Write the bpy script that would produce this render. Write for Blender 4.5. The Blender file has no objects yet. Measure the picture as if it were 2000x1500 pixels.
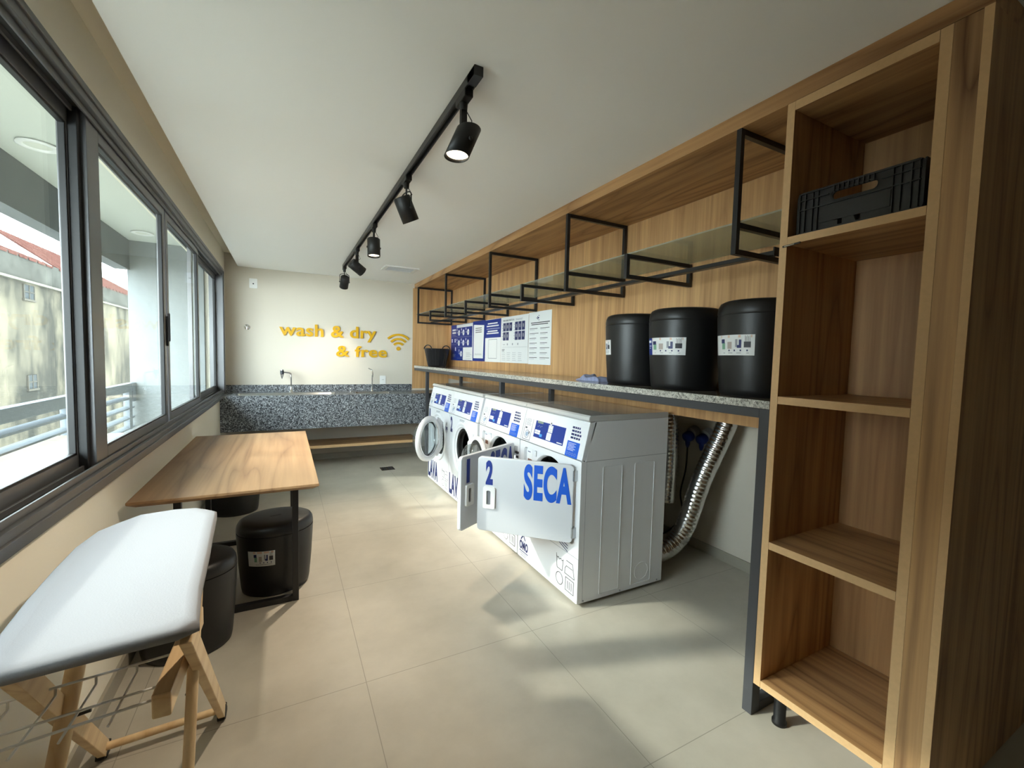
import bpy, bmesh, math, random
from mathutils import Vector, Matrix
C = bpy.context.scene
COL = C.collection
PI = math.pi
random.seed(7)

# ------------------------------------------------------------------ camera
FPX = 848.507
yaw, pitch, roll = 0.482107641, -0.0599651954, 0.0245569125
fv = Vector((math.sin(yaw)*math.cos(pitch), math.cos(yaw)*math.cos(pitch), math.sin(pitch)))
r0 = Vector((math.cos(yaw), -math.sin(yaw), 0)); u0 = r0.cross(fv)
rv = r0*math.cos(roll) + u0*math.sin(roll); uv = rv.cross(fv)
cam = bpy.data.objects.new('camera', bpy.data.cameras.new('camera'))
COL.objects.link(cam)
cam.matrix_world = Matrix(((rv.x, uv.x, -fv.x, 0), (rv.y, uv.y, -fv.y, 0), (rv.z, uv.z, -fv.z, 1.4), (0, 0, 0, 1)))
cam.data.sensor_fit = 'HORIZONTAL'; cam.data.sensor_width = 36
cam.data.lens = FPX/2000*36; cam.data.clip_start = 0.02; cam.data.clip_end = 400
C.camera = cam

# ------------------------------------------------------------------ light, sky, exposure
vs = C.view_settings
vs.view_transform = 'Standard'; vs.look = 'None'; vs.gamma = 1; vs.use_curve_mapping = False
vs.exposure = EXPOSURE = 1.86
world = bpy.data.worlds.new('sky'); C.world = world; world.use_nodes = True
wn = world.node_tree.nodes; wl = world.node_tree.links; wn.clear()
wo = wn.new('ShaderNodeOutputWorld'); wb = wn.new('ShaderNodeBackground')
wt = wn.new('ShaderNodeTexCoord'); wnz = wn.new('ShaderNodeTexNoise'); wr = wn.new('ShaderNodeValToRGB')
wnz.inputs['Scale'].default_value = 4; wnz.inputs['Detail'].default_value = 6
wr.color_ramp.elements[0].position = .3; wr.color_ramp.elements[0].color = (.62, .74, .84, 1)
wr.color_ramp.elements[1].position = .65; wr.color_ramp.elements[1].color = (.94, .97, 1, 1)
wl.new(wt.outputs['Generated'], wnz.inputs['Vector']); wl.new(wnz.outputs['Fac'], wr.inputs['Fac'])
wl.new(wr.outputs['Color'], wb.inputs['Color']); wb.inputs['Strength'].default_value = 6.8
wl.new(wb.outputs['Background'], wo.inputs['Surface'])
sun = bpy.data.objects.new('sun', bpy.data.lights.new('sun', 'SUN')); COL.objects.link(sun)
sun.data.energy = 1.0; sun.data.angle = math.radians(2.2); sun.data.color = (1, .95, .86)
sdir = Vector((.952, -.305, -.60))
sun.rotation_euler = sdir.to_track_quat('-Z', 'Y').to_euler()
sun.location = (-8, 3, 8)
LAMP = 1.0

# ------------------------------------------------------------------ materials
def srgb(c):
    return tuple(((x/255)/12.92 if x/255 <= .04045 else ((x/255+.055)/1.055)**2.4) for x in c)
MATS = {}
def mat(name, col, rough=.5, metal=0, spec=.5, noise=None, bump=None, emit=None, trans=None, coat=0):
    """col sRGB 0-255; noise=(scale, amount) tone variation; bump=(scale, strength)"""
    if name in MATS: return MATS[name]
    m = bpy.data.materials.new(name); m.use_nodes = True; nt = m.node_tree; N = nt.nodes; L = nt.links
    b = N['Principled BSDF']; c = srgb(col)
    b.inputs['Base Color'].default_value = (*c, 1); b.inputs['Roughness'].default_value = rough
    b.inputs['Metallic'].default_value = metal; b.inputs['Specular IOR Level'].default_value = spec
    if coat: b.inputs['Coat Weight'].default_value = coat
    tc = None
    if noise or bump:
        tc = N.new('ShaderNodeTexCoord')
    if noise:
        n = N.new('ShaderNodeTexNoise'); n.inputs['Scale'].default_value = noise[0]; n.inputs['Detail'].default_value = 5
        L.new(tc.outputs['Object'], n.inputs['Vector'])
        r = N.new('ShaderNodeValToRGB'); a = noise[1]
        r.color_ramp.elements[0].position = .3; r.color_ramp.elements[1].position = .7
        r.color_ramp.elements[0].color = (*[x*(1-a) for x in c], 1)
        r.color_ramp.elements[1].color = (*[min(1, x*(1+a)) for x in c], 1)
        L.new(n.outputs['Fac'], r.inputs['Fac']); L.new(r.outputs['Color'], b.inputs['Base Color'])
    if bump:
        n2 = N.new('ShaderNodeTexNoise'); n2.inputs['Scale'].default_value = bump[0]; n2.inputs['Detail'].default_value = 3
        L.new(tc.outputs['Object'], n2.inputs['Vector'])
        bp = N.new('ShaderNodeBump'); bp.inputs['Strength'].default_value = bump[1]; bp.inputs['Distance'].default_value = .01
        L.new(n2.outputs['Fac'], bp.inputs['Height']); L.new(bp.outputs['Normal'], b.inputs['Normal'])
    if emit:
        b.inputs['Emission Color'].default_value = (*emit[0], 1); b.inputs['Emission Strength'].default_value = emit[1]
    MATS[name] = m
    return m

def wood(name, light, dark, axis='z', rough=.42, contrast=1.0, seed=0.0, rings=True):
    """laminate with grain running along one axis; world-scaled because meshes carry real coordinates"""
    if name in MATS: return MATS[name]
    m = bpy.data.materials.new(name); m.use_nodes = True; nt = m.node_tree; N = nt.nodes; L = nt.links
    b = N['Principled BSDF']; b.inputs['Roughness'].default_value = rough; b.inputs['Specular IOR Level'].default_value = .4
    tc = N.new('ShaderNodeTexCoord'); mp = N.new('ShaderNodeMapping')
    s = {'x': (.09, 1, 1), 'y': (1, .09, 1), 'z': (1, 1, .09)}[axis]
    mp.inputs['Scale'].default_value = s; mp.inputs['Location'].default_value = (seed, seed*1.7, seed*.6)
    L.new(tc.outputs['Object'], mp.inputs['Vector'])
    # broad cathedral figure
    n1 = N.new('ShaderNodeTexNoise'); n1.inputs['Scale'].default_value = 3.2; n1.inputs['Detail'].default_value = 2
    n1.inputs['Distortion'].default_value = .4
    L.new(mp.outputs['Vector'], n1.inputs['Vector'])
    mul = N.new('ShaderNodeMath'); mul.operation = 'MULTIPLY'; mul.inputs[1].default_value = 30
    L.new(n1.outputs['Fac'], mul.inputs[0])
    sn = N.new('ShaderNodeMath'); sn.operation = 'SINE'; L.new(mul.outputs[0], sn.inputs[0])
    ab = N.new('ShaderNodeMath'); ab.operation = 'ABSOLUTE'; L.new(sn.outputs[0], ab.inputs[0])
    pw = N.new('ShaderNodeMath'); pw.operation = 'POWER'; pw.inputs[1].default_value = .55
    L.new(ab.outputs[0], pw.inputs[0])
    # fine fibre
    mp2 = N.new('ShaderNodeMapping'); mp2.inputs['Scale'].default_value = tuple(v*(.35 if v < 1 else 1) for v in s)
    L.new(tc.outputs['Object'], mp2.inputs['Vector'])
    n2 = N.new('ShaderNodeTexNoise'); n2.inputs['Scale'].default_value = 60; n2.inputs['Detail'].default_value = 4
    L.new(mp2.outputs['Vector'], n2.inputs['Vector'])
    n3 = N.new('ShaderNodeTexNoise'); n3.inputs['Scale'].default_value = 20; n3.inputs['Detail'].default_value = 3
    L.new(mp2.outputs['Vector'], n3.inputs['Vector'])
    def mix(a, wa, bb, wb_):
        x = N.new('ShaderNodeMath'); x.operation = 'MULTIPLY'; x.inputs[1].default_value = wa; L.new(a, x.inputs[0])
        y = N.new('ShaderNodeMath'); y.operation = 'MULTIPLY_ADD'; y.inputs[1].default_value = wb_
        L.new(bb, y.inputs[0]); L.new(x.outputs[0], y.inputs[2]); return y.outputs[0]
    t = mix(pw.outputs[0], .34 if rings else .12, n2.outputs['Fac'], .45)
    t = mix(t, 1, n3.outputs['Fac'], .55)
    r = N.new('ShaderNodeValToRGB'); L.new(t, r.inputs['Fac'])
    mid = .78 if rings else .6
    r.color_ramp.elements[0].position = mid-.38/contrast; r.color_ramp.elements[1].position = mid+.2/contrast
    r.color_ramp.elements[0].color = (*srgb(dark), 1); r.color_ramp.elements[1].color = (*srgb(light), 1)
    L.new(r.outputs['Color'], b.inputs['Base Color'])
    bp = N.new('ShaderNodeBump'); bp.inputs['Strength'].default_value = .06; bp.inputs['Distance'].default_value = .004
    L.new(n2.outputs['Fac'], bp.inputs['Height']); L.new(bp.outputs['Normal'], b.inputs['Normal'])
    MATS[name] = m
    return m

def granite(name, cols, scale, rough=.25):
    if name in MATS: return MATS[name]
    m = bpy.data.materials.new(name); m.use_nodes = True; nt = m.node_tree; N = nt.nodes; L = nt.links
    b = N['Principled BSDF']; b.inputs['Roughness'].default_value = rough
    tc = N.new('ShaderNodeTexCoord'); v = N.new('ShaderNodeTexVoronoi'); v.inputs['Scale'].default_value = scale
    nz = N.new('ShaderNodeTexNoise'); nz.inputs['Scale'].default_value = scale*.8
    L.new(tc.outputs['Object'], nz.inputs['Vector'])
    ad = N.new('ShaderNodeMixRGB'); ad.blend_type = 'ADD'; ad.inputs['Fac'].default_value = .03
    L.new(tc.outputs['Object'], ad.inputs['Color1']); L.new(nz.outputs['Color'], ad.inputs['Color2'])
    L.new(ad.outputs['Color'], v.inputs['Vector'])
    sp = N.new('ShaderNodeSeparateColor'); L.new(v.outputs['Color'], sp.inputs['Color'])
    r = N.new('ShaderNodeValToRGB'); r.color_ramp.interpolation = 'CONSTANT'
    e = r.color_ramp.elements
    while len(e) < len(cols): e.new(.5)
    p = 0
    for i, (c, w) in enumerate(cols):
        e[i].position = p; e[i].color = (*srgb(c), 1); p += w
    L.new(sp.outputs['Red'], r.inputs['Fac']); L.new(r.outputs['Color'], b.inputs['Base Color'])
    MATS[name] = m
    return m

def glass_mat(name, tint=(.93, .97, .95), rough=0.0, fres=1.35, haze=0.0):
    if name in MATS: return MATS[name]
    m = bpy.data.materials.new(name); m.use_nodes = True; nt = m.node_tree; N = nt.nodes; L = nt.links
    N.remove(N['Principled BSDF']); o = N['Material Output']
    t = N.new('ShaderNodeBsdfTransparent'); t.inputs['Color'].default_value = (*tint, 1)
    g = N.new('ShaderNodeBsdfGlossy'); g.inputs['Roughness'].default_value = rough; g.inputs['Color'].default_value = (1, 1, 1, 1)
    lw = N.new('ShaderNodeLayerWeight'); lw.inputs['Blend'].default_value = .5
    pw = N.new('ShaderNodeMath'); pw.operation = 'POWER'; pw.inputs[1].default_value = 5; L.new(lw.outputs['Facing'], pw.inputs[0])
    f = N.new('ShaderNodeMath'); f.operation = 'MULTIPLY_ADD'; f.inputs[1].default_value = .22; f.inputs[2].default_value = ((fres-1)/(fres+1))**2; L.new(pw.outputs[0], f.inputs[0])
    mx = N.new('ShaderNodeMixShader'); L.new(f.outputs[0], mx.inputs['Fac']); L.new(t.outputs[0], mx.inputs[1]); L.new(g.outputs[0], mx.inputs[2])
    out = mx.outputs[0]
    if haze:
        d = N.new('ShaderNodeBsdfDiffuse'); d.inputs['Color'].default_value = (*tint, 1)
        m2 = N.new('ShaderNodeMixShader'); m2.inputs['Fac'].default_value = haze
        L.new(out, m2.inputs[1]); L.new(d.outputs[0], m2.inputs[2]); out = m2.outputs[0]
    L.new(out, o.inputs['Surface'])
    MATS[name] = m
    return m

def tile_floor_mat():
    m = bpy.data.materials.new('floor_tile'); m.use_nodes = True; nt = m.node_tree; N = nt.nodes; L = nt.links
    b = N['Principled BSDF']; b.inputs['Roughness'].default_value = .42
    tc = N.new('ShaderNodeTexCoord'); sx = N.new('ShaderNodeSeparateXYZ'); L.new(tc.outputs['Object'], sx.inputs[0])
    def line(out, off):
        a = N.new('ShaderNodeMath'); a.operation = 'ADD'; a.inputs[1].default_value = -off+82; L.new(out, a.inputs[0])
        md = N.new('ShaderNodeMath'); md.operation = 'MODULO'; md.inputs[1].default_value = .82; L.new(a.outputs[0], md.inputs[0])
        s = N.new('ShaderNodeMath'); s.operation = 'SUBTRACT'; s.inputs[1].default_value = .41; L.new(md.outputs[0], s.inputs[0])
        ab = N.new('ShaderNodeMath'); ab.operation = 'ABSOLUTE'; L.new(s.outputs[0], ab.inputs[0])
        g = N.new('ShaderNodeMath'); g.operation = 'GREATER_THAN'; g.inputs[1].default_value = .4085; L.new(ab.outputs[0], g.inputs[0])
        return g.outputs[0]
    mxm = N.new('ShaderNodeMath'); mxm.operation = 'MAXIMUM'
    L.new(line(sx.outputs['X'], .30), mxm.inputs[0]); L.new(line(sx.outputs['Y'], 1.03), mxm.inputs[1])
    n = N.new('ShaderNodeTexNoise'); n.inputs['Scale'].default_value = 2.3; n.inputs['Detail'].default_value = 8; n.inputs['Roughness'].default_value = .62
    L.new(tc.outputs['Object'], n.inputs['Vector'])
    r = N.new('ShaderNodeValToRGB'); r.color_ramp.elements[0].position = .3; r.color_ramp.elements[1].position = .7
    r.color_ramp.elements[0].color = (*srgb((172, 165, 150)), 1); r.color_ramp.elements[1].color = (*srgb((194, 187, 172)), 1)
    L.new(n.outputs['Fac'], r.inputs['Fac'])
    mx = N.new('ShaderNodeMixRGB'); mx.inputs['Color2'].default_value = (*srgb((146, 139, 126)), 1)
    L.new(mxm.outputs[0], mx.inputs['Fac']); L.new(r.outputs['Color'], mx.inputs['Color1'])
    L.new(mx.outputs['Color'], b.inputs['Base Color'])
    return m

WHITE_WALL = mat('wall_paint', (206, 198, 184), .75, bump=(60, .05))
CEIL = mat('ceiling_paint', (246, 246, 244), .8)
BEIGE = mat('beige_paint', (234, 227, 209), .75, bump=(60, .05))
FLOOR = tile_floor_mat()
BASEB = mat('baseboard_tile', (158, 152, 138), .5, noise=(5, .08))
WOODZ = wood('oak_laminate_upright', (204, 160, 110), (126, 86, 52), 'z')
WOODY = wood('oak_laminate_lengthwise', (204, 160, 110), (126, 86, 52), 'y')
WOODX = wood('oak_laminate_crosswise', (204, 160, 110), (126, 86, 52), 'x')
WOODST = wood('oak_cathedral_grain', (206, 164, 114), (104, 68, 40), 'z', seed=2.35, contrast=1.15)
TABLEW = wood('table_veneer', (166, 132, 96), (118, 86, 60), 'y', seed=3.1, contrast=.9)
EDGEW = mat('oak_edge_band', (212, 174, 126), .5, noise=(70, .04))
WOODF = wood('oak_laminate_straight_grain', (214, 170, 118), (140, 98, 60), 'z', rings=False, seed=5)
PINE = wood('pine', (236, 210, 166), (196, 156, 110), 'z', rings=True, seed=1.2, contrast=.8)
PINEY = wood('pine_lengthwise', (236, 210, 166), (196, 156, 110), 'y', rings=True, seed=2.2, contrast=.8)
BLACKM = mat('black_metal', (30, 30, 32), .38, 0, .5)
GREYM = mat('charcoal_painted_metal', (62, 63, 67), .4)
FRAMEM = mat('graphite_aluminium', (104, 104, 106), .36, .5)
FRAMED = mat('black_gasket', (14, 14, 16), .5)
BLACKP = mat('black_plastic', (20, 20, 21), .42, bump=(300, .05))
CRATEP = mat('black_crate_plastic', (32, 32, 34), .3)
GRAN = granite('grey_granite', [((40, 41, 44), .26), ((84, 87, 92), .22), ((134, 138, 143), .28), ((178, 182, 186), .12), ((62, 64, 68), .12)], 135)
GRANT = granite('worktop_granite', [((92, 86, 80), .2), ((140, 134, 126), .4), ((120, 113, 105), .25), ((165, 160, 152), .15)], 140, .12)
GRANE = granite('worktop_granite_edge', [((186, 184, 175), .46), ((142, 139, 131), .24), ((96, 94, 89), .14), ((204, 202, 194), .16)], 150, .5)
STEEL = mat('stainless_steel', (190, 192, 194), .22, 1)
CHROME = mat('chrome', (225, 226, 228), .07, 1)
WHITEP = mat('white_enamel', (220, 222, 225), .28, coat=.3)
LIDM = mat('lid_enamel', (186, 186, 184), .14, coat=.5)
WHITEPL = mat('white_plastic', (232, 232, 230), .4)
LGREY = mat('light_grey_panel', (206, 208, 212), .32)
BLUE = mat('blue_print', (14, 46, 132), .45)
BLUEL = mat('bright_blue_print', (0, 84, 196), .45)
NAVY = mat('navy_print', (18, 32, 92), .45)
PRINTW = mat('printed_paper_white', (226, 228, 228), .5)
PRINTB = mat('printed_black', (38, 40, 48), .5)
PRINTG = mat('printed_grey', (150, 153, 160), .5)
GLASS = glass_mat('clear_glass')
GLASSG = glass_mat('greenish_shelf_glass', (.74, .80, .74), .05, 1.5, .22)
YELLOW = mat('mustard_acrylic', (208, 160, 22), .4)
FOIL = mat('aluminium_foil', (205, 205, 203), .24, 1, bump=(40, .3))
RUBBER = mat('black_rubber', (16, 16, 17), .55)

# ------------------------------------------------------------------ mesh builder
class MB:
    def __init__(s, *mats): s.v = []; s.f = []; s.m = []; s.s = []; s.mats = list(mats) or [WHITEPL]
    def mi(s, m):
        if m is None: return 0
        if isinstance(m, int): return m
        if m not in s.mats: s.mats.append(m)
        return s.mats.index(m)
    def add(s, vs, fs, m=None, sm=False):
        k = len(s.v); s.v += [tuple(v) for v in vs]; i = s.mi(m)
        for f in fs: s.f.append([k+a for a in f]); s.m.append(i); s.s.append(sm)
    def box(s, x0, x1, y0, y1, z0, z1, m=None):
        vs = [(x, y, z) for z in (z0, z1) for y in (y0, y1) for x in (x0, x1)]
        s.add(vs, [(0, 2, 3, 1), (4, 5, 7, 6), (0, 1, 5, 4), (2, 6, 7, 3), (0, 4, 6, 2), (1, 3, 7, 5)], m)
        return s
    def obox(s, p0, p1, w, h, m=None, up=(0, 0, 1)):
        """bar between p0,p1, width w (sideways) and height h (along up)"""
        p0 = Vector(p0); p1 = Vector(p1); d = (p1-p0).normalized(); up = Vector(up)
        a = d.cross(up).normalized(); b = a.cross(d).normalized()
        vs = [p+a*i*w/2+b*j*h/2 for p in (p0, p1) for i, j in ((-1, -1), (1, -1), (1, 1), (-1, 1))]
        s.add(vs, [(0, 1, 2, 3)[::-1], (4, 5, 6, 7), (0, 1, 5, 4), (1, 2, 6, 5), (2, 3, 7, 6), (3, 0, 4, 7)], m)
        return s
    def tube(s, pts, r, n=12, m=None, caps=True, closed=False, rs=None):
        pts = [Vector(p) for p in pts]; N = len(pts); ring = []; prev = None
        for i, p in enumerate(pts):
            if closed: d = pts[(i+1) % N]-pts[i-1]
            else: d = pts[min(i+1, N-1)]-pts[max(i-1, 0)]
            d.normalize()
            if prev is None:
                a = d.cross(Vector((0, 0, 1)))
                if a.length < .1: a = d.cross(Vector((0, 1, 0)))
            else: a = prev-d*prev.dot(d)
            a.normalize(); prev = a; b = d.cross(a)
            rr = rs[i] if rs else r
            ring.append([p+a*math.cos(t)*rr+b*math.sin(t)*rr for t in [2*PI*k/n for k in range(n)]])
        vs = [v for q in ring for v in q]; fs = []
        M = N if closed else N-1
        for i in range(M):
            for k in range(n):
                a0 = i*n+k; a1 = i*n+(k+1) % n; j = (i+1) % N
                fs.append((a0, a1, j*n+(k+1) % n, j*n+k))
        s.add(vs, fs, m, True)
        if caps and not closed:
            s.add(ring[0], [tuple(range(n))[::-1]], m); s.add(ring[-1], [tuple(range(n))], m)
        return s
    def lathe(s, prof, c=(0, 0, 0), axis=(0, 0, 1), n=40, m=None, ex=1, ey=1, sm=True, rot=0, cap0=False, cap1=False):
        """prof [(r, h)] along axis; ex/ey oval factors"""
        ax = Vector(axis).normalized(); c = Vector(c)
        a = Vector((1, 0, 0)) if abs(ax.z) > .9 else ax.cross(Vector((0, 0, 1))).normalized()
        b = ax.cross(a); vs = []; fs = []
        for r, h in prof:
            for k in range(n):
                t = 2*PI*k/n; x = math.cos(t)*r*ex; y = math.sin(t)*r*ey
                X = x*math.cos(rot)-y*math.sin(rot); Y = x*math.sin(rot)+y*math.cos(rot)
                vs.append(c+a*X+b*Y+ax*h)
        for i in range(len(prof)-1):
            for k in range(n):
                fs.append((i*n+k, i*n+(k+1) % n, (i+1)*n+(k+1) % n, (i+1)*n+k))
        s.add(vs, fs, m, sm)
        if cap0: s.add(vs[:n], [tuple(range(n))[::-1]], m)
        if cap1: s.add(vs[-n:], [tuple(range(n))], m)
        return s
    def prism(s, loop, h0, h1, fr, m=None):
        """extrude a 2-D polygon (s,t) between n offsets h0,h1 in frame fr=(o,u,v,n)"""
        o, u, v, n = fr; N = len(loop)
        vs = [o+u*a+v*b+n*h for h in (h0, h1) for a, b in loop]
        fs = [tuple(range(N))[::-1], tuple(range(N, 2*N))]+[(i, (i+1) % N, N+(i+1) % N, N+i) for i in range(N)]
        s.add(vs, fs, m); return s
    def plate(s, outer, holes, h0, h1, fr, m=None):
        """2-D plate with holes"""
        o, u, v, n = fr
        cu = bpy.data.curves.new('t', 'CURVE'); cu.dimensions = '2D'; cu.fill_mode = 'BOTH'; cu.extrude = (h1-h0)/2
        for lp in [outer]+holes:
            sp = cu.splines.new('POLY'); sp.points.add(len(lp)-1)
            for p, q in zip(sp.points, lp): p.co = (q[0], q[1], 0, 1)
            sp.use_cyclic_u = True
        s._curve(cu, fr, (h0+h1)/2, m); return s
    def _curve(s, cu, fr, h, m, sx=1, ang=0):
        o, u, v, n = fr
        ob = bpy.data.objects.new('t', cu); COL.objects.link(ob)
        dg = bpy.context.evaluated_depsgraph_get(); dg.update()
        me = bpy.data.meshes.new_from_object(ob.evaluated_get(dg))
        vs = [o+u*(p.co.x*sx)+v*p.co.y+n*(p.co.z+h) for p in me.vertices]
        s.add(vs, [tuple(p.vertices) for p in me.polygons], m)
        bpy.data.objects.remove(ob); bpy.data.curves.remove(cu); bpy.data.meshes.remove(me)
    def text(s, body, a, b, height, fr, h=.001, th=.0006, m=None, width=None, bold=0, align='LEFT'):
        """letters; cap height ~ 'height'; squeezed to total width if given"""
        def mk(t, sc=1):
            cu = bpy.data.curves.new('t', 'FONT'); cu.body = t; cu.size = 1; cu.space_character = 1+bold*2.2; cu.offset = bold; cu.extrude = 0
            return cu
        def ext(t):
            cu = mk(t); ob = bpy.data.objects.new('t', cu); COL.objects.link(ob)
            dg = bpy.context.evaluated_depsgraph_get(); dg.update()
            me = bpy.data.meshes.new_from_object(ob.evaluated_get(dg))
            xs = [p.co.x for p in me.vertices]; ys = [p.co.y for p in me.vertices]
            r = (min(xs), max(xs), min(ys), max(ys)); bpy.data.objects.remove(ob); bpy.data.curves.remove(cu); bpy.data.meshes.remove(me)
            return r
        H = ext('H'); W = ext(body); k = height/(H[3]-H[2])
        kx = width/(W[1]-W[0]) if width else k
        a0 = a-W[0]*kx
        if align == 'CENTER' and not width: a0 = a-(W[0]+W[1])/2*kx
        o, u, v, n = fr
        cu = mk(body); cu.extrude = th/2
        ob = bpy.data.objects.new('t', cu); COL.objects.link(ob)
        dg = bpy.context.evaluated_depsgraph_get(); dg.update()
        me = bpy.data.meshes.new_from_object(ob.evaluated_get(dg))
        vs = [o+u*(p.co.x*kx+a0)+v*((p.co.y-H[2])*k+b)+n*(p.co.z+h+th/2) for p in me.vertices]
        s.add(vs, [tuple(p.vertices) for p in me.polygons], m)
        bpy.data.objects.remove(ob); bpy.data.curves.remove(cu); bpy.data.meshes.remove(me)
        return s
    def rect(s, a0, a1, b0, b1, fr, h=.001, m=None, th=.0005):
        return s.prism([(a0, b0), (a1, b0), (a1, b1), (a0, b1)], h-th, h, fr, m)
    def build(s, name, parent=None, bevel=0, seg=2, smooth=None, sub=0, off=True):
        me = bpy.data.meshes.new(name)
        d = Vector((0, 0, 0))
        if parent is not None and off:
            d = WLOC.get(parent.name, Vector((0, 0, 0)))
        me.from_pydata([tuple(Vector(v)-d) for v in s.v], [], s.f)
        for m in s.mats: me.materials.append(m)
        me.polygons.foreach_set('material_index', s.m); me.polygons.foreach_set('use_smooth', s.s)
        me.validate(); me.update()
        bm = bmesh.new(); bm.from_mesh(me); bmesh.ops.recalc_face_normals(bm, faces=bm.faces) if smooth != 'keep' else None
        bm.to_mesh(me); bm.free()
        o = bpy.data.objects.new(name, me); COL.objects.link(o)
        if parent is not None: o.parent = parent; WLOC[o.name] = d
        if bevel:
            b = o.modifiers.new('b', 'BEVEL'); b.width = bevel; b.segments = seg; b.limit_method = 'ANGLE'; b.angle_limit = math.radians(50)
        if sub:
            q = o.modifiers.new('s', 'SUBSURF'); q.levels = q.render_levels = sub
        return o
WLOC = {}
def V(*a): return Vector(a)
def thing(name, label, cat, loc=(0, 0, 0), group=None, kind=None):
    o = bpy.data.objects.new(name, None); COL.objects.link(o); o.location = loc; o.empty_display_size = .1
    WLOC[o.name] = Vector(loc)
    return tag(o, label, cat, group, kind)
def tag(o, label=None, cat=None, group=None, kind=None):
    if label: o['label'] = label
    if cat: o['category'] = cat
    if group: o['group'] = group
    if kind: o['kind'] = kind
    return o
def struct(o, label=None, cat=None): return tag(o, label, cat, None, 'structure')
def plab(o, label): o['label'] = label; return o
def copy_thing(root, loc, rotz=0, label=None):
    r = root.copy(); COL.objects.link(r); r.location = loc; r.rotation_euler = (0, 0, rotz)
    if label: r['label'] = label
    for ch in list(root.children):
        c = ch.copy(); COL.objects.link(c); c.parent = r
        for g in list(ch.children):
            d = g.copy(); COL.objects.link(d); d.parent = c
    return r
def rr(a0, a1, b0, b1, r, n=6):
    """rounded rectangle loop"""
    out = []
    for cx, cy, t0 in ((a1-r, b0+r, -90), (a1-r, b1-r, 0), (a0+r, b1-r, 90), (a0+r, b0+r, 180)):
        for k in range(n+1):
            t = math.radians(t0+90*k/n); out.append((cx+r*math.cos(t), cy+r*math.sin(t)))
    return out
def circ(cx, cy, r, n=40): return [(cx+r*math.cos(2*PI*k/n), cy+r*math.sin(2*PI*k/n)) for k in range(n)]
def ring2d(outer, t):
    """outline band: list of quads between loop and inset loop"""
    cx = sum(p[0] for p in outer)/len(outer); cy = sum(p[1] for p in outer)/len(outer)
    return outer
def outline(mb, loop, w, fr, h, m, closed=True):
    """draw a thin line of width w along 2-D loop"""
    N = len(loop)
    for i in range(N if closed else N-1):
        a = Vector(loop[i]); b = Vector(loop[(i+1) % N]); d = b-a
        if d.length < 1e-6: continue
        d.normalize(); n = Vector((-d.y, d.x))*w/2; e = d*w*.45
        mb.prism([tuple(a-e+n), tuple(a-e-n), tuple(b+e-n), tuple(b+e+n)], h-.0004, h, fr, m)

# ================================================================== SETTING
XL, YB, ZC, XR, YN = -.63, 6.19, 2.413, 2.75, -4.2
struct(MB(FLOOR).box(XL-.1, XR+.1, YN, YB+.1, -.12, 0).build('floor'))
# ceiling with raised recess along the window wall
cb = MB(CEIL); cb.box(-.494, XR+.1, YN, YB+.1, ZC, ZC+.25)
struct(cb.build('ceiling'))
c2 = MB(BEIGE); c2.box(XL-.15, -.494, YN, YB+.1, 2.56, 2.6)
struct(c2.build('ceiling_recess'))
# back wall
struct(MB(WHITE_WALL).box(XL-.15, XR+.15, YB, YB+.15, -.12, 2.7).build('wall_back'))
struct(MB(WHITE_WALL).box(XR, XR+.15, YN-.1, YB, -.12, 2.7).build('wall_right'))
struct(MB(WHITE_WALL).box(XL-.15, XR+.15, YN-.15, YN, -.12, 2.7).build('wall_rear'))
WY0, WY1, WZ0, WZ1 = .78, 5.86, .91, 2.285
wl_ = MB(BEIGE)
wl_.box(XL-.15, XL, YN, YB, -.12, WZ0); wl_.box(XL-.15, XL, YN, YB, WZ1, 2.7)
wl_.box(XL-.15, XL, YN, WY0, WZ0, WZ1); wl_.box(XL-.15, XL, WY1, YB, WZ0, WZ1)
struct(wl_.build('wall_left'))
struct(MB(BASEB).box(XR-.012, XR, 1.05, YB, 0, .07).build('baseboard_right'))
struct(MB(BASEB).box(XL, XR-.012, YB-.012, YB, 0, .075).build('baseboard_back'))
struct(MB(BASEB).box(XL, XL+.012, YN, YB-.012, 0, .075).build('baseboard_left'))

# window: frame, tracks and four sliding sashes
win = thing('window_1', None, None, (XL, 0, WZ0), kind='structure')
wf = MB(FRAMEM, FRAMED)
fx0, fx1 = XL-.11, XL+.022
def member(mb, x0, x1, y0, y1, z0, z1, m=None): mb.box(x0, x1, y0, y1, z0, z1, m)
member(wf, fx0, fx1, WY0, WY1, WZ0, WZ0+.032); member(wf, fx0, fx1, WY0, WY1, WZ1-.032, WZ1)
member(wf, fx0, fx1, WY0, WY0+.035, WZ0, WZ1); member(wf, fx0, fx1, WY1-.03, WY1, WZ0, WZ1)
for zz, sg in ((WZ0+.032, 1), (WZ1-.032, -1)):
    for xx in (XL+.002, XL-.035, XL-.085):
        wf.box(xx-.004, xx+.004, WY0+.035, WY1-.03, min(zz, zz+sg*.022), max(zz, zz+sg*.022))
    wf.box(XL-.1, XL-.0, WY0+.035, WY1-.03, min(zz, zz+sg*.004), max(zz, zz+sg*.004), FRAMED)
wf.build('window_frame', win, bevel=.003)
tr = MB(FRAMEM)   # proud inner trim
tr.box(XL, XL+.03, WY0-.02, WY1+.01, WZ0-.03, WZ0+.006); tr.box(XL, XL+.03, WY0-.02, WY1+.01, WZ1-.004, WZ1+.02)
tr.box(XL, XL+.03, WY1-.006, WY1+.01, WZ0, WZ1)
tr.build('window_trim', win, bevel=.003)
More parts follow.
